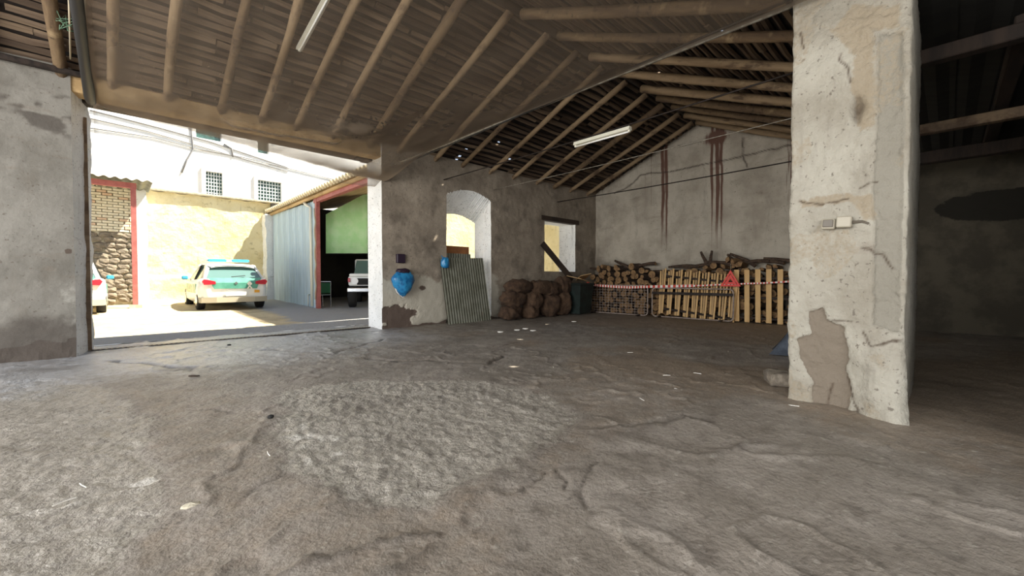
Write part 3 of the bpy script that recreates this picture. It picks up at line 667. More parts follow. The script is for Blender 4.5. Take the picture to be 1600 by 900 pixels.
rod('tie_rod', 10.0, 10.1, 'dark tie rod seen against the rust streaked back wall', .014, 'dark_steel', 3.5, 3.5)
# hanging fluorescent fitting
def tube_light(name, label, loc, rot, L=1.2):
    t = thing(name, label, 'lamp', loc, rot)
    MB().prism([(-.03, .035), (.03, .035), (.045, -.02), (-.045, -.02)], L, Matrix.Translation((0, -L/2, 0))).obj('housing', M['white'], t)
    for s in (-1, 1): MB().box((0, s*(L/2-.02), -.03), (.03, .03, .04)).obj('lamp_holder', M['white'], t)
    MB().tube([(0, -L/2+.03, -.042), (0, L/2-.03, -.042)], .014, 8).obj('tube', M['tubeglass'], t, True)
    for s in (-1, 1): MB().tube([(0, s*L*.3, .03), (0, s*L*.3, .07)], .004, 5).obj('hanger', M['black'], t)
    return t
a = at(898, 231, X=5.81); b = at(985, 206, X=5.81)
tube_light('fluorescent_lamp', 'white fluorescent lamp hanging from a tie rod under the dark far roof', (5.81, (a.y+b.y)/2, 3.42), (0, 0, 0), abs(a.y-b.y))
a = Vector((2.05, 6.75, roofz(6.75)-.16)); b = Vector((2.18, 5.75, roofz(5.75)-.16))
tube_light('fluorescent_lamp', 'bare fluorescent lamp strip fixed between rafters above the net', tuple((a+b)/2), (-slope, 0, .1), 1.2)
# left: dark rail, hanging cords
o = MB().box((-3.1, YW-.12, 3.93), (5.8, .07, .07), bev=.008).obj('sliding_rail', M['dark_steel']); tag(o, 'dark steel rail along the top of the left wall', 'rail')
p = at(108, 60, Y=7.2)
def cord(name, label, pts, r, m, cat='cord'):
    o = MB().tube(pts, r, 6).obj(name, M[m], None, True); return tag(o, label, cat)
a0 = at(110, 92, Y=8.2); a1 = at(109, 40, Y=7.2); a2 = at(107, -20, Y=6.2)
cord('rope', 'pale cord hanging nearest the thick rafter above the left wall', [a0, a1, a2, a2+Vector((0, -.3, .3))], .009, 'rope')
a0 = at(135, 95, Y=8.0); a1 = at(134, 40, Y=7.0); a2 = at(133, -20, Y=6.2)
cord('rope', 'pale cord beside the dark gathered edge of the net', [a0, a1, a2, a2+Vector((0, -.3, .3))], .008, 'rope')
random.seed(8); c0 = at(103, 36, Y=7.15)
cord('tangled_twine', 'tangled green twine knotted on a cord above the left wall', [c0+Vector((random.uniform(-.09, .09), random.uniform(-.05, .05), random.uniform(-.09, .09)+.02*math.sin(i))) for i in range(22)], .004, 'twine', 'twine')
e0 = at(146, 160, Y=YW-.1); e1 = Vector((-.2, 6.5, 3.45)); e2 = Vector((-.19, 4.5, 3.46))
o = MB().tube([Vector((-.2, 8.36, 3.58)), Vector((-.2, 8.1, 3.56)), Vector((-.2, 7.6, 3.5)), e1, e2, Vector((-.19, 2, 3.47))], [.05, .06, .06, .05, .045, .04], 8, jit=.15).obj('net_hem', M['black'], None, True); tag(o, 'dark bunched rope hem along the left edge of the debris net', 'rope')
o = MB().box((at(133, 300, Y=YW+.45).x, YW+.45, 1.75), (.07, .07, 3.5)).obj('door_post', M['wood']); tag(o, 'weathered thin timber post inside the left whitewashed reveal', 'post')

# ================================================================== THINGS BY THE FRONT WALL
def corrugated(name, W, H, m, parent=None, pitch=.076, amp=.008, nH=2):
    n = int(W/pitch*6); P = [[(-W/2+W*i/n, amp*math.sin(2*math.pi*(W*i/n)/pitch)+.004*s*0, H*j/nH) for i in range(n+1)] for j in range(nH+1)]
    mb = MB().grid(P); P2 = [[(x, y+.003, z) for x, y, z in r_] for r_ in P]; mb.grid(P2, flip=True)
    return mb.obj(name, M[m], parent, True)
# leaning sheet
p0 = at(708, 502, Y=8.0); p1 = at(766, 495, Y=8.15)
t = thing('corrugated_sheet', 'tall grey green corrugated metal sheet leaning across the arched doorway', 'metal sheet', ((p0.x+p1.x)/2-.02, 8.14, .01), (R(-9), R(-2.0), 0))
hh = 1.62; corrugated('sheet', p1.x-p0.x+.06, hh, 'corr', t)
t = thing('corrugated_sheet', 'smaller dark corrugated sheet upright behind the leaning one', 'metal sheet', (D0+.48, 8.62, .02), (R(-3), 0, 0))
corrugated('sheet', .86, 1.72, 'corr', t)
o = MB().box((D0+.44, 8.78, 1.62), (.92, .03, .62), bev=.004).obj('hardboard_panel', M['board']); tag(o, 'plain brown hardboard panel standing in the arched doorway', 'board')
MB_ = MB().box((D0+.44, 8.78, .66), (.9, .04, 1.31)); o = MB_.obj('lower_board', M['darkwood']); tag(o, 'dark board under the brown panel in the arched doorway', 'board')
def blob(n_lat, n_lon, f):
    V = []; Fs = []
    for i in range(n_lat+1):
        th = math.pi*i/n_lat
        for j in range(n_lon):
            ph = 2*math.pi*j/n_lon; V.append(f(math.sin(th)*math.cos(ph), math.sin(th)*math.sin(ph), math.cos(th)))
    for i in range(n_lat):
        for j in range(n_lon):
            a = i*n_lon+j; b = i*n_lon+(j+1) % n_lon; Fs.append((a, b, b+n_lon, a+n_lon))
    mb = MB(); mb.v = V; mb.f = Fs; mb.m = [0]*len(Fs); return mb
def sackmesh(w_, d_, h_, seed, p=2.6, nl=16):
    def f(x, y, z):
        g = lambda v: math.copysign(abs(v)**(2/p), v)
        X, Y_, Z = g(x)*w_/2, g(y)*d_/2, g(z)*h_/2
        k = float(vn(x*3+seed, y*3, z*3))*.05+float(vn(x*7+seed, y*7+3, z*5))*.025; k *= min(w_, d_, h_)*2.2
        L_ = math.sqrt(x*x+y*y+z*z)+1e-6
        Z2 = Z+k*z; 
        return (X+k*x, Y_+k*y, max(Z2, -h_/2)+h_/2)
    return blob(nl, nl*2, f)
# blue bag hanging on wall
q = at(629, 442, Y=YW-.12)
def bagf(x, y, z):
    w_ = .31*(1-.62*((1-z)/2)**1.8); k = 1+.10*float(vn(x*4+3, y*4, z*4))+.05*float(vn(x*9, y*9, z*9))
    return (x*w_*k, y*.13*k, z*.29*k if z > 0 else z*.30*k)
t = thing('blue_bag', 'bulging shiny blue plastic bag hung on the whitewashed wall beside the doorway', 'bag', (q.x, YW-.14, q.z))
blob(18, 28, bagf).obj('bag_body', M['blue'], t, True)
MB().tube([(-.2, 0, .18), (-.25, .02, .05), (-.14, .02, -.2), (0, .02, -.33), (.14, .02, -.2), (.25, .02, .05), (.2, 0, .18)], .012, 6).obj('hem', M['tapewhite'], t, True, label='pale edge of the bag')
sackmesh(.3, .2, .12, 4).obj('bundle', M['purple'], t, True, label='dark purple and white rags poking from the bag', loc=(0, 0, .2))
q = at(626, 404, Y=YW-.04); o = MB().box((q.x, YW-.04, q.z), (.2, .08, .2), bev=.01).obj('junction_box', M['purple']); tag(o, 'small dark purple square box on the wall above the blue bag', 'box')
q = at(707, 412, Y=8.0)
o = sackmesh(.2, .16, .26, 9).obj('blue_rag', M['blue'], None, True, loc=(q.x, 8.3, q.z-.1)); tag(o, 'crumpled blue plastic rag stuffed at the top corner of the leaning sheet', 'rag')
MB().tube([(q.x, 8.32, q.z+.1), (q.x-.02, 8.42, q.z+.2)], .01, 5).obj('tie', M['blue'], o, loc=(-q.x, -8.3, -q.z+.1))
# window frame and leaning plank
fx = at(875, 380, Y=YW+.5).x
t = thing('window_frame', 'dark narrow window frame set in the small bright window', 'window frame', (0, YW+.62, 0))
for xx in (W0+.03, W0+.62): MB().box((xx, 0, (WZ0+WZ1)/2), (.05, .06, WZ1-WZ0)).obj('stile', M['darkwood'], t)
for zz in (WZ0+.03, WZ1-.03): MB().box((W0+.33, 0, zz), (.6, .06, .05)).obj('rail', M['darkwood'], t)
o = MB().box(((W0+W1)/2, YW+.06, WZ1+.06), (W1-W0+.3, .2, .14), bev=.01).obj('window_lintel', M['darkwood']); tag(o, 'dark timber lintel over the small bright window', 'lintel')
a = at(852, 386, Y=YW-.25); b = at(890, 432, Y=YW-.45)
d = b-a; rot = d.to_track_quat('X', 'Z').to_matrix()
o = MB().box((a+b)/2, (d.length+.3, .05, .17), rot).obj('leaning_plank', M['darkwood']); tag(o, 'dark plank leaning diagonally across the small window', 'plank')
# sack heap
SK = [((798, 497), .62, .42, .33, 'sack', 'squat brown sack at the left foot of the sack heap'), ((828, 498), .46, .4, .30, 'sack_b', 'tan sack on the floor second from the left of the heap'),
      ((857, 496), .5, .5, .55, 'sack', 'brown sack on the floor in the middle of the heap'), ((877, 495), .5, .45, .62, 'sack_b', 'upright tan sack at the right foot of the heap')]
def put(px, py, yy): q = at(px, py, Y=yy); return q
random.seed(2)
for (px, py), w_, d_, h_, m, lab in SK:
    q = at(px, py, Y=7.95); o = sackmesh(w_*1.22, d_*1.1, h_*1.2, px).obj('brown_sack', M[m], None, True, loc=(q.x, 7.95, 0), rot=(0, 0, random.uniform(-.3, .3))); tag(o, lab, 'sack', 'sack heap')
SK2 = [(803, 478, .72, .4, .36, 'sack', 'slumped brown sack lying over the left of the heap', .05), (833, 481, .52, .42, .42, 'sack_b', 'round creased tan sack in the middle layer of the heap', 0), (862, 462, .6, .4, .36, 'sack', 'brown sack in the middle layer towards the window', 0),
       (880, 460, .42, .4, .46, 'sack', 'brown sack at the upper right of the heap beside the bin', 0), (812, 456, .78, .42, .30, 'sack', 'wide dark sack crowning the left of the heap', 0), (846, 458, .82, .42, .33, 'sack_b', 'broad tan sack on the very top of the heap', 0)]
for px, py, w_, d_, h_, m, lab, a_ in SK2:
    q = at(px, py, Y=7.95); o = sackmesh(w_*1.22, d_*1.1, h_*1.2, px).obj('brown_sack', M[m], None, True, loc=(q.x, 7.98, q.z-.03), rot=(0, a_, random.uniform(-.2, .2))); tag(o, lab, 'sack', 'sack heap')
# dark bin in the corner
q = at(902, 488, Y=7.7)
t = thing('rubbish_bin', 'dark green plastic bin in the corner beside the sack heap', 'bin', (q.x+.15, 7.75, 0))
mb = MB(); mb.grid([[(-.26, -.22, .04), (.26, -.22, .04), (.26, .22, .04), (-.26, .22, .04), (-.26, -.22, .04)], [(-.34, -.3, .9), (.34, -.3, .9), (.34, .3, .9), (-.34, .3, .9), (-.34, -.3, .9)]]); mb.obj('bin_body', M['bin'], t)
MB().box((0, 0, .93), (.74, .66, .06), bev=.02).obj('lid', M['bin'], t)
for s in (-1, 1): MB().tube([(s*.26, .24, .07), (s*.31, .24, .07)], .07, 12).obj('wheel', M['rubber'], t)
sc_ = MB().box((0, 0, 0), (.7, .5, .02), Euler((.2, .15, .2))).box((.2, 0, .06), (.5, .35, .02), Euler((-.2, .3, 1))); o = sc_.obj('scrap_board', M['slat_b'], None, loc=(q.x+.15, 7.75, 1.08)); tag(o, 'scraps of pale board lying on the bin lid', 'board')
# ================================================================== FIREWOOD
def logmesh(seed, L, r, split):
    random.seed(seed); mb = MB(); n = 10
    if split:
        poly = [(0, -r*.7)]+[(r*1.25*math.cos(t)*random.uniform(.9, 1.1), r*1.25*math.sin(t)*random.uniform(.9, 1.1)-r*.5) for t in np.linspace(.35, 2.75, 6)]
        k = len(poly); vs = [(-L/2, y, z) for y, z in poly]+[(L/2, y*random.uniform(.85, 1.1), z*random.uniform(.9, 1.1)) for y, z in poly]
        mb.add(vs, [tuple(range(k))[::-1], tuple(range(k, 2*k)), (0, k, k+1, 1), (k-1, 2*k-1, k, 0)], 1); mb.add(vs, [(i, k+i, k+i+1, i+1) for i in range(1, k-1)], 0)
    else:
        mb.tube([(-L/2, 0, 0), (-L*.2, random.uniform(-.01, .01), .005), (L*.2, 0, random.uniform(-.01, .01)), (L/2, 0, 0)], [r, r*.96, r*1.03, r*.94], n, 0, True, 1, jit=.06)
    return mb.mesh('firewood_log', [M['bark'], M['cut']])
lv = [logmesh(200+k, .46, [.075, .095, .06, .11, .085][k % 5], k % 2 == 0) for k in range(12)]
random.seed(21); nlog = 0
def hpile(y): return 1.42+.12*math.sin(y*1.9+.5)+.08*math.sin(y*5.1)+(.05 if y < 5 else 0)
y = PL+.75
cols = []
while y < 8.2:
    z = .085; left = y > 5.1
    while z < hpile(y)-.05:
        me = random.choice(lv)
        o = link('firewood_log', me, None, (XB-.36+random.uniform(-.09, .05), y+random.uniform(-.02, .02)+(.075 if int(z/.15) % 2 else 0), z), (random.uniform(0, 6.28), random.uniform(-.12, .12), random.uniform(-.25, .25)))
        tier = 'bottom' if z < .45 else ('middle' if z < 1.05 else 'top')
        wh_ = 'behind the mesh barrier by the corner' if left else ('behind the narrow slatted panels' if y > 2.9 else 'behind the big wide slatted pallet')
        tag(o, 'firewood log in the %s layers %s' % (tier, wh_), 'log', '%s firewood layers %s' % (tier, wh_))
        nlog += 1; z += random.uniform(.15, .185)
    y += .205
print('logs', nlog)
BRL = ['crooked branch on the firewood nearest the corner, left of all others', 'crooked branch on the firewood above the mesh barrier, tilted upwards', 'branch lying above the right end of the mesh barrier', 'thin branch over the gap between the two barriers',
       'flat long branch above the left slats of the narrow panels', 'left arm of the pair of stubby branches sticking up in a V', 'right arm of the pair of stubby branches sticking up in a V', 'branch lying just right of the upright V of stubs',
       'tilted branch above the red triangle on the firewood top', 'branch sloping down right of the red triangle on the pile top', 'branch on the pile top above the middle of the big pallet', 'rightmost branch on the pile top, running behind the pillar',
       'low branch resting under the upright V of stubs', 'steeply tilted branch on the pile just left of the red triangle']
for k, (px, py, L_, an) in enumerate([(935, 418, .7, .2), (975, 412, .8, .5), (1010, 408, .6, -.1), (1042, 418, .9, .1), (1068, 408, .9, .0), (1100, 400, .5, 1.2), (1110, 402, .5, 1.7), (1128, 408, .8, .15), (1160, 402, .7, .5), (1175, 405, .8, -.05), (1200, 403, .7, .1), (1225, 402, .9, .2), (1090, 410, .8, -.1), (1148, 407, .6, .9)]):
    q = at(px, py+4, X=XB-.4); pts = [(0, -L_/2*math.cos(an), -L_/2*math.sin(an)), (.03, -L_*.15*math.cos(an), -L_*.1*math.sin(an)+.03), (.0, L_*.2*math.cos(an), L_*.2*math.sin(an)+.02), (.02, L_/2*math.cos(an), L_/2*math.sin(an))]
    o = MB().tube(pts, [.05, .045, .04, .03], 7, 0, True, 1, jit=.15).obj('branch', [M['bark'], M['cut']], None, loc=(q.x, q.y, min(q.z, hpile(q.y)+(.2 if 1 < an < 2 else .03)))); tag(o, BRL[k], 'branch', 'branches on top of the firewood')
# ================================================================== PALLETS, BARRIERS, TAPE
PX = XB-.82
def pallet(label, yc, n, wd, gap, h, xx, tilt, m, zs=(.12, .62, 1.1), name='wooden_pallet', group=None, lean=-.05, x_=0):
    t = thing(name, label, 'pallet', (xx, yc, 0), (tilt, lean, 0), group)
    me = MB().box((0, 0, h/2), (.02, wd, h), bev=.003).mesh('slat', M[m])
    for k in range(n): link('slat', me, t, (0, (k-(n-1)/2)*gap+random.uniform(-.006, .006), .015+random.uniform(0, .012)))
    for z in zs: MB().box((.06, 0, z), (.07, (n-1)*gap+wd, .05), bev=.004).obj('bearer', M['darkwood'], t)
    return t
random.seed(31)
ya = at(1152, 460, X=PX).y; yb = at(1238, 460, X=PX).y; g = (ya-yb)/5
pallet('big pine pallet on end with wide slats beside the pillar', (ya+yb)/2-g/2, 7, .115, g, 1.30, PX, 0, 'slat')
yc = at(1032, 460, X=PX).y; yd = at(1142, 460, X=PX).y; g2 = (yc-yd)/8
for k, (m, lab) in enumerate((('slat', 'front narrow slatted wooden panel leaning at the centre of the firewood'), ('slat_b', 'middle narrow slatted panel greyer and shifted behind the front one'), ('slat', 'rearmost narrow slatted panel against the logs'))):
    pallet(lab, (yc+yd)/2+.075*(k-1), 9, .045, g2, 1.28-.02*k, PX-.05+.07*k, .10-.02*k, m, zs=(.15, 1.08), name='slatted_panel')
M['barrier_paint'] = mat('worn_barrier_paint', 'a89a90', '8a7a70', sc=9, rough=.5)
# mesh barrier on the left
def barrier(label, y0, y1, xx, h, m, wires=True, rail=None):
    t = thing('barrier', label, 'barrier', (xx, (y0+y1)/2, .03)); W = (y0-y1); r = .1; P = []
    for cx, cz, a0 in ((W/2-r, h-r, 0), (-W/2+r, h-r, 90), (-W/2+r, r, 180), (W/2-r, r, 270)):
        for k in range(5): a = R(a0+k*22.5); P.append((0, cx+r*math.cos(a), cz+r*math.sin(a)))
    P.append(P[0]); MB().tube(P, .018, 8, cap=False).obj('frame', M[m], t, True)
    if wires:
        mb = MB(); n = int(W/.1)
        for k in range(1, n): mb.tube([(0, -W/2+W*k/n, .02), (0, -W/2+W*k/n, h-.02)], .0055, 4)
        for k in range(1, int(h/.08)): mb.tube([(0, -W/2+.01, k*.08), (0, W/2-.01, k*.08)], .0055, 4)
        mb.obj('wire_mesh', M[m], t, kind='stuff')
    if rail: MB().box((0, 0, rail), (.04, W, .07)).obj('rail', M['dark_steel'], t)
    for s in (-1, 1): MB().box((0, s*W*.38, 0), (.4, .05, .03)).obj('foot', M['dark_steel'], t)
    return t
XF = PX-.22
barrier('rusty rounded barrier with wire mesh before the corner firewood', at(916, 470, X=XF).y-.12, at(1012, 470, X=XF).y, XF, .86, 'barrier_paint')
barrier('dark barrier with thick rail in front of the narrow slatted panels', at(1019, 470, X=XF).y, at(1146, 470, X=XF).y, XF, .80, 'barrier_paint', wires=False, rail=.66)
# striped tape
def tape():
    pts = [at(x, y, X=XF-.05) for x, y in ((917, 444), (935, 446), (960, 448), (985, 449), (1012, 448), (1060, 447), (1100, 446), (1140, 444), (1170, 443), (1200, 442), (1246, 439))]
    mb = MB(); n = 120; P = []
    for k in range(n+1):
        t = k/n*(len(pts)-1); i = min(int(t), len(pts)-2); p = pts[i].lerp(pts[i+1], t-i); wv = .035 if p.y > 4.6 else .018; P.append((p+Vector((.004*math.sin(k), 0, wv)), p-Vector((.004*math.sin(k), 0, wv))))
    for k in range(n): mb.add([P[k][0], P[k+1][0], P[k+1][1], P[k][1]], [(0, 1, 2, 3)], (k//1) % 2)
    t = thing('barrier_tape', 'red and white striped tape strung across barrier and pallets', 'tape', (0, 0, 0)); mb.obj('tape_band', [M['tapered'], M['tapewhite']], t)
tape()
q = at(918, 490, X=XF-.02); t = thing('tape_post', 'short post with a striped red and white cap at the barrier corner', 'post', (XF, q.y, 0))
MB().tube([(0, 0, 0), (0, 0, .92)], .04, 12).obj('post_body', M['slat_b'], t)
for k in range(4): MB().tube([(0, 0, .74+k*.06), (0, 0, .80+k*.06)], .044, 12).obj('band', M['tapered' if k % 2 else 'tapewhite'], t)
# warning triangle
q = at(1142, 437, X=XF-.08)
t = thing('warning_triangle', 'red warning triangle hanging where slatted panels meet the big pallet', 'triangle', (XF-.10, q.y, q.z-.03), (0, 0, math.pi/2))
def ring_tri(ro, ri, th, m, name, y0):
    mb = MB(); A = [(ro*math.sin(R(a)), ro*math.cos(R(a))) for a in (0, 120, 240)]; B = [(ri*math.sin(R(a)), ri*math.cos(R(a))) for a in (0, 120, 240)]
    vs = [(x, y0, z) for x, z in A+B]+[(x, y0+th, z) for x, z in A+B]
    for i in range(3):
        j = (i+1) % 3; mb.add(vs, [(i, j, 3+j, 3+i), (6+i, 9+i, 9+j, 6+j), (i, 6+i, 6+j, j), (3+i, 3+j, 9+j, 9+i)])
    mb.obj(name, M[m], t)
ring_tri(.27, .19, .014, 'red', 'outer_ring', 0); ring_tri(.165, .06, .008, 'red', 'inner_panel', .004)
for a_ in (60, 180, 300): MB().box((.105*math.sin(R(a_)), .008, .105*math.cos(R(a_))), (.03, .006, .03)).obj('clip', M['rubber'], t)
MB().tube([(0, .005, .27), (0, .01, .42)], .004, 5).obj('string', M['rope'], t)
# blue-grey cloth by the pillar
q = at(1222, 556, Z=0)
def clothf():
    P = []; n = 26
    for i in range(15):
        t = i/14; z = 1.32*(1-t); wd = .17+.13*t**1.8; r_ = []
        for j in range(n+1):
            a = 2*math.pi*j/n; f = 1+.22*math.sin(a*5+t*2)*t+.06*math.sin(a*11)
            r_.append((wd*1.3*math.cos(a)*f-.10*t**2, wd*math.sin(a)*f+.28*t**3*(math.sin(a) > .2), z+.0))
        P.append(r_)
    return MB().grid(P)
o = clothf().obj('hanging_cloth', M['denim'], None, True, loc=(q.x+.42, q.y-.38, .01)); tag(o, 'blue grey cloth draped to the floor behind the pillar', 'cloth')
MB().tube([(0, 0, 1.2), (0, 0, .0)], .03, 8).obj('cloth_stand', M['darkwood'], o)
q = G(1222, 607); o = sackmesh(.34, .22, .14, 5, p=5, nl=10).obj('dusty_block', M['foam'], None, True, loc=(q.x+.12, q.y+.06, .01), rot=(0, 0, .5)); tag(o, 'dusty grey rounded block on the floor at the left foot of the pillar', 'block')
# switches on the pillar
p = at(1308, 349, X=4.37); t = thing('switch_box', 'pair of old grey surface switch boxes on the pillar', 'switch', (4.36, p.y, p.z), (R(0), 0, 0))
MB().box((0, .055, -.003), (.06, .095, .085), Euler((.05, 0, 0)), bev=.008).obj('switch_housing', M['switch'], t); MB().box((-.035, .055, .0), (.015, .07, .06), Euler((.05, 0, 0)), bev=.004).obj('rocker', M['switch_b'], t, label='dark switch rocker')
MB().box((-.01, -.05, .003), (.08, .10, .09), Euler((.05, 0, 0)), bev=.008).obj('junction_cover', M['switch'], t)
MB().tube([(0, -.10, 0), (.02, -.16, .0), (.03, -.2, -.02)], .012, 8).obj('cable_stub', M['switch_b'], t)
# ================================================================== SMALL THINGS ON THE FLOOR
for k, ((x, y), lab) in enumerate(zip([(782, 518), (808, 515), (821, 513), (833, 516), (897, 502)], ['leftmost white disc on the floor before the sack heap', 'white disc left of the pair lying closest together', 'farthest of the four white discs before the heap', 'oval white disc at the right of the four before the heap', 'lone white disc on the floor nearest the bin'])):
    q = G(x, y, .02); o = MB().tube([(0, 0, 0), (0, 0, .012)], .062, 14).obj('white_disc', M['paper'], None, loc=(q.x, q.y, .01)); tag(o, lab, 'disc', 'white discs on the floor')
def stone(px, py, s, m, lab, name='stone'):
    q = G(px, py); o = sackmesh(s[0], s[1], s[2], px, p=2.2, nl=7).obj(name, M[m], None, False, loc=(q.x, q.y, -.005), rot=(0, 0, random.uniform(0, 3))); tag(o, lab, 'stone')
stone(298, 794, (.085, .055, .03), 'mortar', 'flat pale chip of mortar on the brown cement in the foreground', 'mortar_chip')
stone(423, 653, (.045, .045, .03), 'rubber', 'small black lump beside the rough patch of floor', 'black_lump')
stone(358, 540, (.08, .06, .03), 'rubber', 'tiny dark lump on the wet floor before the doorway', 'black_lump')
stone(303, 588, (.13, .05, .02), 'darkwood', 'dark sliver of wood on the floor left of the centre', 'wood_sliver')
random.seed(77)
me = MB().tube([(-.04, 0, .004), (0, .004, .006), (.045, 0, .004)], .0025, 4).mesh('straw_piece', M['paper'])
for (x, y) in [(1042, 588), (1003, 626), (865, 575), (985, 552), (1138, 550), (1060, 610), (1090, 585), (1240, 636), (100, 788), (130, 762), (420, 712)]:
    q = G(x, y); tag(link('straw_piece', me, None, (q.x, q.y, .008), (0, 0, random.uniform(0, 3))), 'short pale bit of straw lying loose on the floor', 'straw', 'loose straw bits on the floor')
# threshold drain with slots
a = G(158, 548); b = G(560, 514); t = thing('drain_channel', 'narrow slotted metal drain across the wide doorway threshold', 'drain', (0, 0, 0))
a = Vector((XJ0+.05, 9.02, .0)); b = Vector((XJ1-.1, 9.02, .0)); MB().box(((a.x+b.x)/2, 8.95, .005), (b.x-a.x, .12, .016)).obj('drain_frame', M['dark_steel'], t)
me = MB().box((0, 0, .014), (.03, .1, .012)).mesh('slot_bar', M['steel'])
x = a.x
while x < b.x: link('slot_bar', me, t, (x, 8.95, 0)); x += .062

# ================================================================== COURTYARD
YY = 20.3
gz = lambda x, y: float(groundz(np.array(x, float), np.array(y, float)))
frYY = lambda a, z, d: np.stack([a, YY-d*-1, z], -1)
x1 = 5.3
wallgrid('wall_courtyard', frYY, .72, x1, lambda a: 4.33+.02*np.sin(a*9)+0*a, .06, None, .4, lambda A, Z: .05*fbm(A*2, Z*2)-.10*sst(1.25, 1.1, Z), lambda A, Z: dict(x=A*0), [M['yellow'], M['yellow']])
MB().box(((.72+x1)/2, YY+.1, 4.38), (x1-.72, .55, .09), bev=.02).obj('trim_5', M['mortar'], kind='structure')
# whitewashed brick wall over rubble
YB = 19.5
wb = MB().box((-2.3, YB+.2, 2.2), (6.1, .3, 4.5)).obj('wall_brick', M['mortar'], kind='structure')
bm_ = [MB().box((0, 0, 0), (.255-.01*k, .1, .078), bev=.008).mesh('brick', M['brickw' if k < 2 else 'brickr']) for k in range(3)]
random.seed(9); z = 2.72; row = 0
while z < 4.25:
    x = -1.35+(.135 if row % 2 else 0)
    while x < .72:
        xx = min(x, .62); link('brick', bm_[0 if random.random() < .5 else (1 if random.random() < .7 else 2)], wb, (xx, YB+.02+random.uniform(-.012, .012), z), (0, random.uniform(-.01, .01), 0)); x += .27
    z += .092; row += 1
z = .35
sv = [sackmesh(.34, .22, .2, 300+k, p=2.6, nl=6).mesh('rubble_stone', M['stone']) for k in range(6)]
while z < 2.6:
    x = -1.35
    while x < .66:
        link('rubble_stone', random.choice(sv), wb, (x, YB+.05, z+random.uniform(-.04, .04)-.1), (0, random.uniform(-.2, .2), random.choice([0, math.pi]))); x += random.uniform(.24, .36)
    z += .17
# rough white quoin beside it
def quoin(x0, x1_, y0, y1_, h, name, n):
    xs = np.linspace(0, 1, 5); P = []
    for i in range(40):
        z = h*i/39; r_ = []
        for (cx, cy) in ((x0, y0), (x1_, y0), (x1_, y1_), (x0, y1_), (x0, y0)):
            k = float(fbm(np.array(z*3+n), np.array(cx*7+cy)))*.07; r_.append((cx+k, cy, z))
        P.append(r_)
    return MB().grid(P, flip=True).obj(name, M['white_reveal'], kind='structure')
quoin(.55, .86, YB-.1, YY, 4.3, 'wall_quoin', 1)
quoin(4.62, 5.0, 19.75, YY+.1, 3.8, 'wall_quoin_shed', 5)
# red steel frame with sheet roof edge
q = at(212, 482, Y=17.7)
t = thing('steel_frame', 'red oxide steel post and beam before the brick wall', 'steel frame', (q.x, 17.7, gz(0, 17.7)))
h = at(212, 290, Y=17.7).z-gz(0, 17.7)
MB().box((0, 0, h/2), (.13, .13, h)).obj('post', M['redsteel'], t); MB().box((-1.9, 0, h-.02), (3.95, .14, .16)).obj('beam', M['redsteel'], t)
MB().box((0, 0, .04), (.3, .3, .12)).obj('foot_block', M['mortar'], t)
mb = MB(); mb.grid([[(-3.4+i*.035, -.35+j*2.3, h+.12+.03*math.sin(i*.9)+j*.03) for i in range(111)] for j in range(2)]); mb.obj('roof_sheet', M['corr'], t, True)
# white building beyond
YF = 26.0; t = link('wall_far_building', None, kind='structure')
wins = [(322, 347, 271, 311), (403, 439, 286, 323), (305, 346, 197, 214), (402, 420, 222, 238)]
def winsrect(): 
    R_ = []
    for a, b, c, d in wins: p = at(a, d, Y=YF); q = at(b, c, Y=YF); R_.append((p.x, q.x, min(p.z, q.z), max(p.z, q.z)))
    return R_
WR = winsrect(); xsb = sorted({-9., 16.}|{r_[0] for r_ in WR}|{r_[1] for r_ in WR}); zsb = sorted({0., 10.5}|{r_[2] for r_ in WR}|{r_[3] for r_ in WR})
mb = MB()
for i in range(len(xsb)-1):
    for j in range(len(zsb)-1):
        cx = (xsb[i]+xsb[i+1])/2; cz = (zsb[j]+zsb[j+1])/2
        if any(r_[0] < cx < r_[1] and r_[2] < cz < r_[3] for r_ in WR): continue
        mb.box((cx, YF+.15, cz), (xsb[i+1]-xsb[i], .3, zsb[j+1]-zsb[j]))
mb.obj('facade', M['facade'], t)
for k, r_ in enumerate(WR):
    w_, h_ = r_[1]-r_[0], r_[3]-r_[2]; cx, cz = (r_[0]+r_[1])/2, (r_[2]+r_[3])/2
    wd = link('window_%d' % (k+1), None, None, (cx, YF, cz), kind='structure')
    MB().box((0, .2, 0), (w_, .03, h_)).obj('pane', M['windowglass'], wd)
    if k < 2:
        for s in (-1, 1): MB().box((s*(w_/2+.09), -.05, 0), (.18, .1, h_+.36)).obj('surround', M['facade'], wd); MB().box((0, -.05, s*(h_/2+.09)), (w_, .1, .18)).obj('surround', M['facade'], wd)
        n = 6 if k == 0 else 8
        for i in range(1, n): MB().box((-w_/2+w_*i/n, .03, 0), (.03, .03, h_)).obj('grille_bar', M['grille'], wd)
        for i in range(1, 8): MB().box((0, .04, -h_/2+h_*i/8), (w_, .02, .04)).obj('grille_rail', M['grille'], wd)
    else:
        for s in (-1, 1): MB().box((s*w_/2, .1, 0), (.08, .1, h_)).obj('frame_side', M['grille'], wd)
# cables on the far building
for k, (P, lab) in enumerate([([(140, 172), (250, 200), (330, 222), (450, 262)], 'grey overhead cable topmost across the white building'), ([(140, 185), (230, 205), (310, 228), (450, 268)], 'grey overhead cable second from top across the white building'), ([(140, 200), (240, 215), (305, 232), (380, 246), (470, 268), (560, 290)], 'lowest long grey cable across the white building'),
                              ([(299, 192), (300, 215), (302, 233), (292, 250), (284, 270)], 'cable bundle dropping down the white building left of the upper window'), ([(350, 225), (362, 232), (364, 245)], 'short looped cable beside the upper window')]):
    cord('cable', lab, [at(x, y, Y=YF-.03-.004*k) for x, y in P], .025 if k < 3 else .04, 'cablegrey', 'cable')
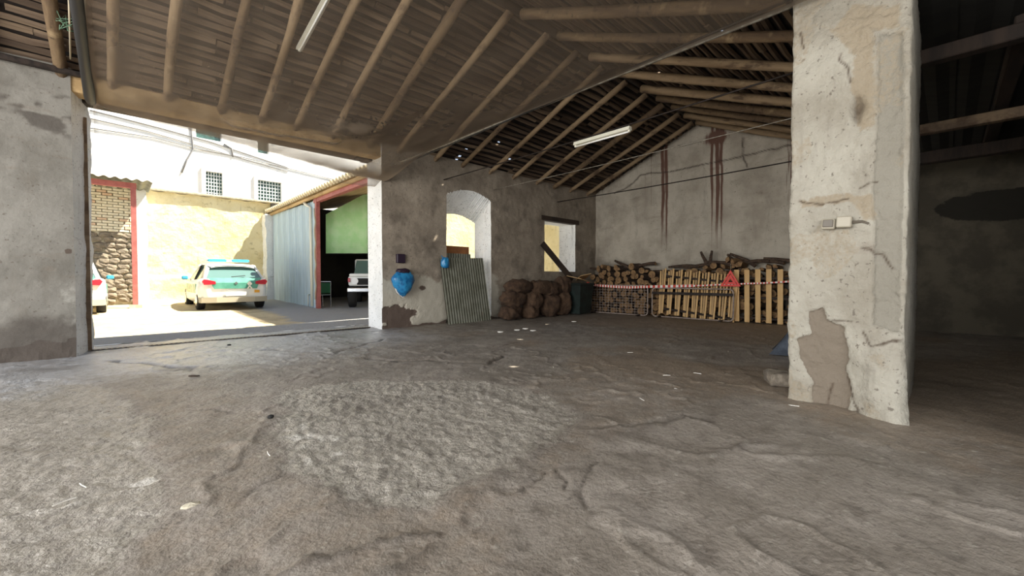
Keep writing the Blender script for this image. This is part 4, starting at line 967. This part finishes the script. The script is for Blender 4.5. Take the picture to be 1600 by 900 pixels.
# shed on the right of the yard
XS = 4.9; ys0 = at(497, 484, X=XS).y
sh = thing('shed', 'pale blue metal sheet shed with tiled eave at the right of the courtyard', 'shed', (XS, ys0, gz(XS, ys0)))
def loc_(x, y, z): return (x-XS, y-ys0, z-gz(XS, ys0))
y_end = 19.7; n = 7; pw = (y_end-ys0)/n
mb = MB(); k = 14; mb.grid([[(0, i*pw/k, .0) for i in range(k+1)], [(0, i*pw/k, 3.62) for i in range(k+1)]])
for i, v in enumerate(mb.v): mb.v[i] = (.018*(1 if (i % (k+1)) % 4 < 2 else -1), v[1], v[2])
me = mb.mesh('wall_sheet', M['bluecorr'])
for i in range(n): link('wall_sheet', me, sh, loc_(XS+.01*(i % 2), ys0+i*pw, gz(XS, ys0+i*pw)-.02))
MB().box(loc_(XS, ys0-.03, 1.9), (.12, .14, 3.75)).obj('corner_post', M['redsteel'], sh)
MB().box(loc_(XS+.02, 12.2, 3.70), (.14, 5.0, .16)).obj('eave_beam', M['redsteel'], sh)
MB().tube([loc_(XS-.08, ys0+1.0, 3.72), loc_(XS-.10, ys0+.75, 3.62), loc_(XS-.06, ys0+.45, 3.5), loc_(XS-.06, ys0+.4, .15)], .045, 10).obj('downpipe', M['white'], sh, True)
MB().tube([loc_(XS-.08, 9.6, 3.80), loc_(XS-.08, 20.0, 3.80)], .06, 10).obj('gutter', M['timber_soffit'], sh, True)
mb = MB().add([loc_(XS-.15, 9.24, 3.86), loc_(XS-.15, 20.2, 3.86), loc_(9.2, 20.2, 4.75), loc_(9.2, 9.24, 4.75)], [(0, 1, 2, 3)]); mb.add([loc_(XS-.15, 9.24, 3.9), loc_(XS-.15, 20.2, 3.9), loc_(9.2, 20.2, 4.8), loc_(9.2, 9.24, 4.8)], [(3, 2, 1, 0)]); mb.obj('roof_deck', M['timber_soffit'], sh)
me = MB().tube([(0, 0, 0), (1.2, 0, .25)], .085, 10).mesh('eave_tile', M['clay'])
for i in range(46): link('eave_tile', me, sh, loc_(XS-.22, 9.7+i*.23, 3.93))
# shed inner walls (dark)
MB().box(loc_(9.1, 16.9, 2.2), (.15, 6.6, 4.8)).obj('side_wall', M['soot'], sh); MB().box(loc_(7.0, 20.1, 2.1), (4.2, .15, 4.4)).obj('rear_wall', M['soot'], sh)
MB().box(loc_(7.9, 12.55, 2.2), (.1, .1, 4.3)).obj('prop_post', M['redsteel'], sh)
# translucent green sheet hung inside the opening
pa = at(509, 335, Y=15.4); pb = at(575, 300, Y=15.4); pc = at(575, 396, Y=15.4); pd = at(509, 396, Y=15.4)
mb = MB(); mb.grid([[tuple(pa.lerp(pb, i/20)+Vector((0, .02*math.sin(i), 0))) for i in range(21)], [tuple(pd.lerp(pc, i/20)+Vector((0, .02*math.sin(i), 0))) for i in range(21)]])
for v in list(mb.v): pass
o = mb.obj('green_sheet', M['greensheet'], None, True); tag(o, 'pale green plastic sheet hung inside the shed opening', 'sheet')
sm = o.modifiers.new('thickness', 'SOLIDIFY'); sm.thickness = .01
# hose on the corner post
cord('rope_coil', 'pale rope knotted around the red shed post', [Vector((XS-.1, ys0-.08, z)) + Vector((.02*math.sin(z*9), 0, 0)) for z in np.linspace(.4, 3.4, 14)], .02, 'rope', 'rope')
# chair
q = at(511, 476, Y=14.6); gq = gz(q.x, 14.6)
t = thing('garden_chair', 'green garden chair with pale metal frame in the shed mouth', 'chair', (q.x, 14.9, gq), (0, 0, .25))
MB().box((0, 0, .66), (.5, .03, .36), bev=.01).obj('backrest', M['chairgreen'], t); MB().box((0, .25, .43), (.5, .5, .03), bev=.01).obj('seat', M['chairgreen'], t)
for sx in (-1, 1):
    for sy, hh_ in ((0, .88), (.48, .43)): MB().tube([(sx*.27, sy, 0), (sx*.27, sy, hh_)], .014, 8).obj('leg', M['chrome'], t)
MB().tube([(-.27, 0, .88), (.27, 0, .88)], .014, 8).obj('top_rail', M['chrome'], t); MB().tube([(-.27, 0, .42), (.27, 0, .42)], .014, 8).obj('cross_rail', M['chrome'], t)
# yard to the right, seen through doorway and window: sunlit ochre wall, red beam and white jamb
MB().box((14.6, 17.5, 2.4), (9.5, .3, 5.6)).obj('wall_yard_right', M['yellow'], kind='structure')
MB().box((17.0, 12.5, 2.0), (.3, 10.0, 4.8)).obj('wall_yard_end', M['yellow'], kind='structure')

# ================================================================== VEHICLES
def hatchback(name, label, loc):
    """patrol hatchback, heading +Y, origin under the rear bumper centre"""
    t = thing(name, label, 'car', loc); L = 4.25; W = 1.80
    # lofted body: sections along y : (y, half width at sill, half width at belt, z sill, z belt)
    sec = [(0.0, .70, .74, .38, .78), (.05, .80, .82, .30, .90), (.22, .87, .86, .24, .98), (.8, .90, .88, .22, .96), (2.0, .90, .88, .20, .93), (3.1, .90, .87, .22, .90), (3.75, .86, .80, .24, .80), (4.1, .76, .70, .28, .68), (4.25, .60, .58, .36, .56)]
    P = []
    for y, ws, wb_, z0, z1 in sec:
        zm = (z0+z1)/2
        ring = [(-ws*.9, y, z0), (-ws, y, z0+.08), (-ws-.015, y, zm), (-wb_, y, z1-.03), (-wb_*.93, y, z1), (-wb_*.4, y, z1+.015), (wb_*.4, y, z1+.015), (wb_*.93, y, z1), (wb_, y, z1-.03), (ws+.015, y, zm), (ws, y, z0+.08), (ws*.9, y, z0), (-ws*.9, y, z0)]
        P.append(ring)
    mb = MB().grid(P, flip=True); n = 12
    mb.f.append(tuple(range(n))); mb.m.append(0); o_ = len(sec)*13-13; mb.f.append(tuple(o_+i for i in range(n))[::-1]); mb.m.append(0)
    body = mb.obj('body', M['carwhite'], t, True)
    # greenhouse shell (glass) and roof
    def gh(y0, y1, ya, yb_, wb_, wt, z0, z1):  # belt front/rear, roof front/rear
        return [(-wb_, y0, z0), (wb_, y0, z0), (wb_, y1, z0), (-wb_, y1, z0), (-wt, ya, z1), (wt, ya, z1), (wt, yb_, z1), (-wt, yb_, z1)]
    v = gh(.12, 3.25, .62, 2.35, .80, .60, .95, 1.40)
    MB().add(v, [(0, 1, 5, 4), (1, 2, 6, 5), (2, 3, 7, 6), (3, 0, 4, 7)]).obj('window_glass', M['carglass'], t)
    # roof
    rr = []
    for y, wz, z in ((.40, .56, 1.38), (.52, .64, 1.43), (.9, .66, 1.455), (1.7, .66, 1.46), (2.3, .63, 1.43), (2.5, .58, 1.38)):
        rr.append([(wz*1.03*math.sin(a), y, z-.07*(1-math.cos(a))-.0) for a in np.linspace(-1.35, 1.35, 9)])
    mb = MB().grid(rr); mb.grid([[(x, y, z-.03) for x, y, z in r_] for r_ in rr], flip=True); mb.obj('roof', M['carwhite'], t, True)
    # pillars: rear broad, middle, front
    for s in (-1, 1):
        MB().add([(s*.81, .10, .93), (s*.74, .09, .93), (s*.54, .58, 1.42), (s*.64, .60, 1.41), (s*.82, .62, .93), (s*.65, .92, 1.42)], [(0, 1, 2, 3), (0, 3, 5, 4), (1, 0, 4, 5, 2)]).obj('rear_pillar', M['carwhite'], t)
        MB().tube([(s*.81, 1.75, .93), (s*.625, 1.65, 1.42)], .035, 6).obj('door_pillar', M['rubber'], t); MB().tube([(s*.79, 3.22, .92), (s*.59, 2.4, 1.42)], .035, 6).obj('front_pillar', M['carwhite'], t)
        MB().box((s*.98, 2.75, 1.0), (.18, .10, .13), bev=.03).obj('mirror', M['beaconblue'], t, label='grey blue door mirror')
        # tail lamp wrapping round the corner
        MB().prism([(-.28, -.06), (.0, -.08), (.05, .02), (.0, .085), (-.10, .07), (-.28, .02)] if s > 0 else [(.28, -.06), (.0, -.08), (-.05, .02), (.0, .085), (.10, .07), (.28, .02)], .14, Matrix.Translation((s*.80, -.05, .86))).obj('tail_lamp', M['carlamp'], t)
        MB().prism([(-.16, .02), (.02, .05), (.0, .12), (-.1, .10)] if s > 0 else [(.16, .02), (-.02, .05), (.0, .12), (.1, .10)], .12, Matrix.Translation((s*.79, -.03, .86))).obj('lamp_lens', M['lens'], t)
    # green tailgate panel with pale emblem, side stripe
    MB().add([(-.62, -.035, .84), (.62, -.035, .84), (.56, -.035, .66), (-.56, -.035, .66), (-.70, .045, .99), (.70, .045, .99), (-.62, .02, .82), (.62, .02, .82)], [(3, 2, 1, 0), (0, 1, 5, 4), (3, 0, 4, 6), (1, 2, 7, 5)]).obj('tailgate_panel', M['cargreen'], t, label='green tailgate panel')
    mb = MB()
    for an in (-.6, .6): mb.box((.36, -.045, .74), (.035, .012, .20), Euler((0, an, 0)))
    mb.tube([(.36, -.05, .835), (.36, -.038, .835)], .045, 10); mb.obj('emblem', M['paper'], t, label='pale crossed emblem with a round crown')
    mb = MB().box((0, -.045, .83), (.07, .012, .07), Euler((0, .785, 0))); mb.obj('maker_badge', M['chrome'], t)
    for s in (-1, 1): MB().box((s*.905, 1.9, .66), (.02, 2.2, .28)).obj('side_stripe', M['cargreen'], t)
    MB().box((.0, -.04, .50), (.54, .02, .12)).obj('number_plate', M['paper'], t, label='blank white number plate')
    MB().box((.56, -.03, .57), (.14, .03, .08)).obj('reflector', mat('amber_label', 'd29a2a', rough=.4), t, label='small amber and red sticker')
    mb = MB().grid([[(x*(1-.0), y, z) for x, y in ((-.90, .35), (-.86, .06), (-.5, -.05), (.5, -.05), (.86, .06), (.90, .35))] for z in (.24, .40)], flip=True); mb.obj('rear_bumper', M['bumper'], t)
    MB().box((0, .5, .28), (1.5, .9, .1)).obj('underbody', M['rubber'], t)
    # wheels
    for s in (-1, 1):
        for y in (.80, 3.40):
            wmb = MB().tube([(s*.70, y, .315), (s*.72, y, .315), (s*.88, y, .315), (s*.90, y, .315)], [.29, .315, .315, .29], 24); wh = wmb.obj('wheel', M['rubber'], t, True)
            MB().tube([(s*.89, y, .315), (s*.912, y, .315)], [.20, .18], 12).obj('rim', M['chrome'], wh)
    # light bar
    MB().box((-.32, 1.1, 1.55), (.50, .26, .09), bev=.03).obj('beacon', M['beaconblue'], t, label='blue green beacon'); MB().box((.32, 1.1, 1.55), (.50, .26, .09), bev=.03).obj('beacon', M['beaconblue'], t, label='blue green beacon'); MB().box((0, 1.1, 1.54), (.16, .22, .08), bev=.02).obj('beacon_centre', M['paper'], t)
    MB().tube([(-.1, .10, 1.02), (.28, .16, 1.06)], .012, 5).obj('rear_wiper', M['rubber'], t)
    return t
ycar = 15.2; xr_ = (at(312, 480, Y=ycar).x+at(421, 480, Y=ycar).x)/2
car = hatchback('patrol_car', 'white and green patrol hatchback parked in the sunlit courtyard seen from behind', (xr_, ycar, gz(0, ycar+1)-.01))
xr2 = at(167, 470, Y=15.6).x-.92
dup(car, (xr2, 15.6, gz(0, 16.6)-.01), (0, 0, 0), 'second white patrol car half hidden behind the left doorway edge')
# off-roader, front towards us
t = thing('off_roader', 'old white off-roader parked nose out in the dark shed', 'car', (at(545, 478, Y=13.6).x+.78, 13.4, gz(6, 14)), (0, 0, -.48))
MB().box((0, 2.2, .92), (1.66, 3.9, .34), bev=.04).obj('body', M['carwhite'], t); MB().box((0, .85, 1.12), (1.60, 1.3, .10), bev=.03).obj('bonnet', M['carwhite'], t)
MB().add([(-.76, 1.5, 1.12), (.76, 1.5, 1.12), (.68, 1.85, 1.68), (-.68, 1.85, 1.68)], [(0, 1, 2, 3)]).obj('windscreen', M['carglass'], t); MB().box((0, 2.95, 1.42), (1.5, 2.1, .62), bev=.05).obj('cabin', M['carwhite'], t)
MB().box((0, .22, .90), (1.1, .06, .22)).obj('grille', M['rubber'], t); MB().box((0, .08, .62), (1.7, .16, .14), bev=.02).obj('front_bumper', M['chrome'], t)
for s in (-1, 1):
    MB().tube([(s*.62, .17, .92), (s*.62, .26, .92)], .11, 16).obj('headlamp', M['lens'], t); MB().box((s*.80, .19, .95), (.07, .06, .14)).obj('indicator', M['carlamp'], t)
    for y in (.75, 3.4):
        wh = MB().tube([(s*.62, y, .38), (s*.65, y, .38), (s*.84, y, .38), (s*.87, y, .38)], [.34, .38, .38, .34], 22).obj('wheel', M['rubber'], t, True)
        MB().tube([(s*.86, y, .38), (s*.885, y, .38)], .2, 12).obj('rim', M['chrome'], wh)
